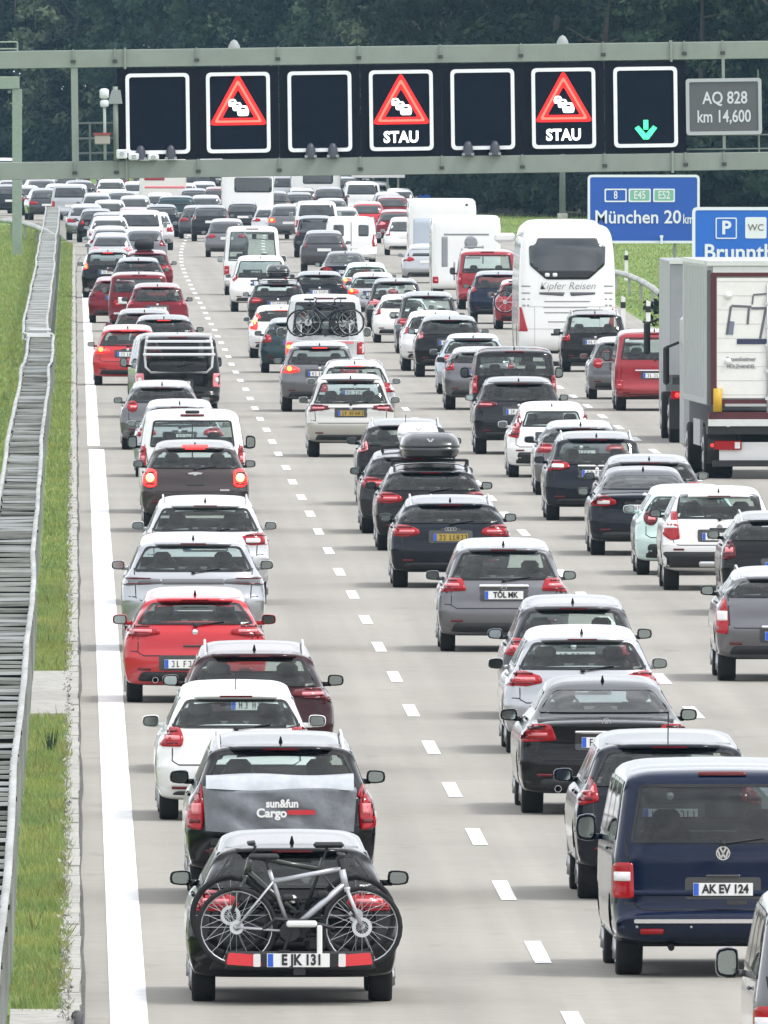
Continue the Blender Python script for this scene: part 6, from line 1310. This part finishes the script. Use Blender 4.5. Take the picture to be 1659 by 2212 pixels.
for p in ((1573, 660, 1616, 662), (1616, 665, 1650, 665), (1572, 661, 1563, 722), (1647, 667, 1635, 731), (1611, 664, 1608, 700)): tb(p)
for p in ((1618, 657, 1620, 638), (1620, 636, 1659, 633)): tb(p, .03)
MB().tube([(tx_(1651), y0 - .08, tz_(612)), (tx_(1651), y0 - .08, tz_(890))], .018, 6).build('lock_rod', M_alu, t, True)
for r_ in (655, 705, 745, 800, 860): MB().box((tx_(1651), y0 - .085, tz_(r_)), (.09, .03, .06)).build('rod_bracket', M_alu, t)
for i_ in range(9): MB().box((0, y0 - .057, 1.62 + i_ * .27), (2.14, .004, .006)).build('panel_line', mat('strip_grey', (.4, .4, .4), .5), t)
tb((1585, 737, 1662, 737), .10, mat('logo_navy', (.03, .035, .08), .5)); tb((1573, 693, 1570, 722), .12, mat('logo_slate', (.16, .18, .25), .5))
text('lettering', 'Rosenheimer', .115, mat('logo_grey'), t, (tx_(1594), y0 - .062, tz_(775)), bold=.001, sx=.92); text('lettering', 'HOLZHANDEL', .105, mat('logo_grey'), t, (tx_(1594), y0 - .062, tz_(791)), bold=.001, sx=.78)
MB().tube([(tx_(1543), y0 - .11, tz_(888)), (tx_(1543), y0 - .11, tz_(838))], .085, 14).build('yellow_tube', mat('yellow_plastic', (.60, .36, .02), .4), t, True)
MB().box((.08, y0 - .07, tz_(874)), (2.0, .03, .05)).build('door_strip', mat('strip_grey', (.4, .4, .4), .5), t)
MB().box((0, y0 - .04, tz_(897)), (2.46, .10, .14)).build('red_sill', M_rd, t); MB().box((0, y0 - .08, tz_(912)), (2.48, .12, .13)).build('white_sill', M_edge, t); MB().box((0, y0 + .2, tz_(928)), (2.5, .6, .16)).build('chassis_beam', M_black, t)
MB().box((0, 3.4, .95), (1.2, 8.5, .5)).build('chassis', M_under, t)
MB().box((-.02, y0 + .1, tz_(978)), (2.0, .06, .42)).build('underrun_panel', M_white, t); MB().box((0, y0 + .02, tz_(1000)), (2.3, .10, .12)).build('underrun_bar', M_black, t)
for sg in (-1, 1):
    lb = MB().box((sg * .86, y0 + .02, tz_(961)), (.52, .06, .17), bev=.01).build('tail_lamp', M_red, t)
    MB().box((sg * .68, y0 - .02, tz_(961)), (.10, .03, .12)).build('reversing_lamp', M_white_l, lb)
    MB().box((sg * 1.16, y0 + .05, tz_(961)), (.14, .06, .2)).build('marker_board', M_black, t); MB().lathe([(.001, -.01), (.035, 0)], 10, Matrix.Translation((sg * 1.16, y0 + .005, tz_(961))), 'y').build('marker_lamp', M_brake, t)
    for y in (0.0, 6.3):
        w_ = link('wheel', wheel_mesh(.50, .55 if y == 0 else .34, 20)[0], t, (sg * (1.255 - (.275 if y == 0 else .17)), y, .50), (0, 0, 0 if sg > 0 else PI)); link('rim', wheel_mesh(.50, .55 if y == 0 else .34, 20)[1], w_)
    MB().box((sg * 1.2, 3.0, .85), (.06, 2.6, .5)).build('side_guard', mat('guard_alu', (.4, .4, .42), .4, .6), t)
    MB().box((sg * .93, -.75, .62), (.58, .03, .65)).build('mudflap', M_black, t)
MB().box((.55, y0 - .01, tz_(955)), (.40, .02, .26)).build('number_plate', mat('plate_faded', (.45, .40, .18), .5), t)
MB().box((0, 9.0, 1.75), (2.45, 1.9, 2.6), bev=.1).build('cab', M_box, t)
q = MB().box((-1.50, 9.6, 2.05), (.12, .14, .75), bev=.04); q.tube([(-1.25, 9.7, 2.5), (-1.5, 9.65, 2.4)], .03, 6); q.build('wing_mirror', M_black, t)
q = MB()
for i in range(14): q.box((-1.285, y0 + .4 + i * .62, 2.8), (.012, .03, 2.5))
tag(q.build('side_ribs', M_edge, t), kind='stuff')
# the lorry ahead of it
g = G(1444, 958); t = thing('lorry', 'darker grey lorry mostly hidden ahead of the grey box lorry', 'lorry', (g.x + 1.26, g.y + .9, 0), math.radians(.2), G4)
MB().box((0, 2.9, 2.62), (2.5, 9.0, 2.4), bev=.02).build('cargo_box', mat('lorry_slate', (.28, .29, .31), .4, .3, var=.08, vs_=1.5), t); MB().box((0, -1.63, 3.80), (2.52, .06, .09)).build('roof_edge', M_edge, t)
MB().box((0, -1.5, 1.32), (2.4, .4, .16)).build('chassis_beam', M_black, t); MB().box((0, 3, .95), (1.2, 8, .5)).build('chassis', M_under, t)
for sg in (-1, 1):
    MB().box((sg * 1.02, -1.66, 1.02), (.42, .06, .17), bev=.01).build('tail_lamp', M_red, t); MB().lathe([(.001, -.01), (.05, 0)], 10, Matrix.Translation((sg * 1.10, -1.70, 1.02)), 'y').build('lit_bulb', M_brake, t); MB().box((sg * .95, -.7, .60), (.55, .03, .6)).build('mudflap', M_black, t)
    for y in (0.0, 6.3): w_ = link('wheel', wheel_mesh(.50, .34, 20)[0], t, (sg * 1.06, y, .50), (0, 0, 0 if sg > 0 else PI)); link('rim', wheel_mesh(.50, .34, 20)[1], w_)
MB().box((0, 8.6, 1.7), (2.4, 1.8, 2.5), bev=.1).build('cab', M_box, t)
q = MB().box((-1.46, 9.2, 2.1), (.14, .14, .7), bev=.04); q.tube([(-1.2, 9.3, 2.5), (-1.46, 9.25, 2.4)], .03, 6); q.build('wing_mirror', M_black, t)
# small things on the verge
g = G(108, 1628); t = thing('weed', 'dark tall weed standing in the verge near the concrete slab', 'plant', (g.x, g.y, 0))
q = MB()
for i in range(26):
    a = R.uniform(0, 6.28); l = R.uniform(.12, .34); b_ = Vector((R.uniform(-.05, .05), R.uniform(-.5, .5), 0)); e = b_ + Vector((math.cos(a) * l * .35, math.sin(a) * l * .3, l)); n_ = Vector((-math.sin(a), math.cos(a), 0)) * .014
    q.add([b_ - n_, b_ + n_, e], [(0, 1, 2)])
q.build('leaves', M_leaf[1], t)
g = G(166, 2225); t = thing('drain_pipe', 'short black pipe stub beside the kerb at the bottom edge', 'pipe', (g.x, g.y, 0)); MB().tube([(0, 1.5, .06), (.02, 0, .12), (.0, -1.5, .05)], .035, 8).build('pipe', M_black, t, True); MB().lathe([(.035, -.02), (.05, 0), (.035, .02)], 10, Matrix.Translation((.0, 1.45, .06)), 'y').build('collar', M_black, t, True)
# second lorry just inside the right edge: ladder and black fittings of its back
g = G(1712, 1000); t = thing('motorcycle_carrier', 'black ladder and carrier frame at the back of the lorry at right edge', 'carrier', (g.x - .42, g.y - 2.4, 0))
q = MB()
for x in (-.18, .12): q.tube([(x, 0, .9), (x, 0, 3.9)], .03, 6)
for i in range(9): q.tube([(-.18, 0, 1.1 + i * .33), (.12, 0, 1.1 + i * .33)], .02, 6)
q.build('ladder', M_black, t); MB().box((0, 0, 2.25), (.5, .16, .40), bev=.05).box((.05, -.02, 1.75), (.55, .2, .45), bev=.06).build('black_case', M_black, t); MB().box((0, 0, .62), (.08, .08, 1.1)).build('leg', M_black, t)
# ------------------------------------------------------------------ letters become plain meshes
bpy.context.view_layer.update(); dg = bpy.context.evaluated_depsgraph_get()
for o in [o for o in C.objects if o.type == 'FONT']:
    me = bpy.data.meshes.new_from_object(o.evaluated_get(dg)); nm = o.name.split('.')[0]; n = bpy.data.objects.new(nm, me); C.objects.link(n); n.parent = o.parent; n.matrix_local = o.matrix_local.copy()
    if me.materials and len(me.materials) == 0: me.materials.append(o.data.materials[0])
    bpy.data.objects.remove(o)
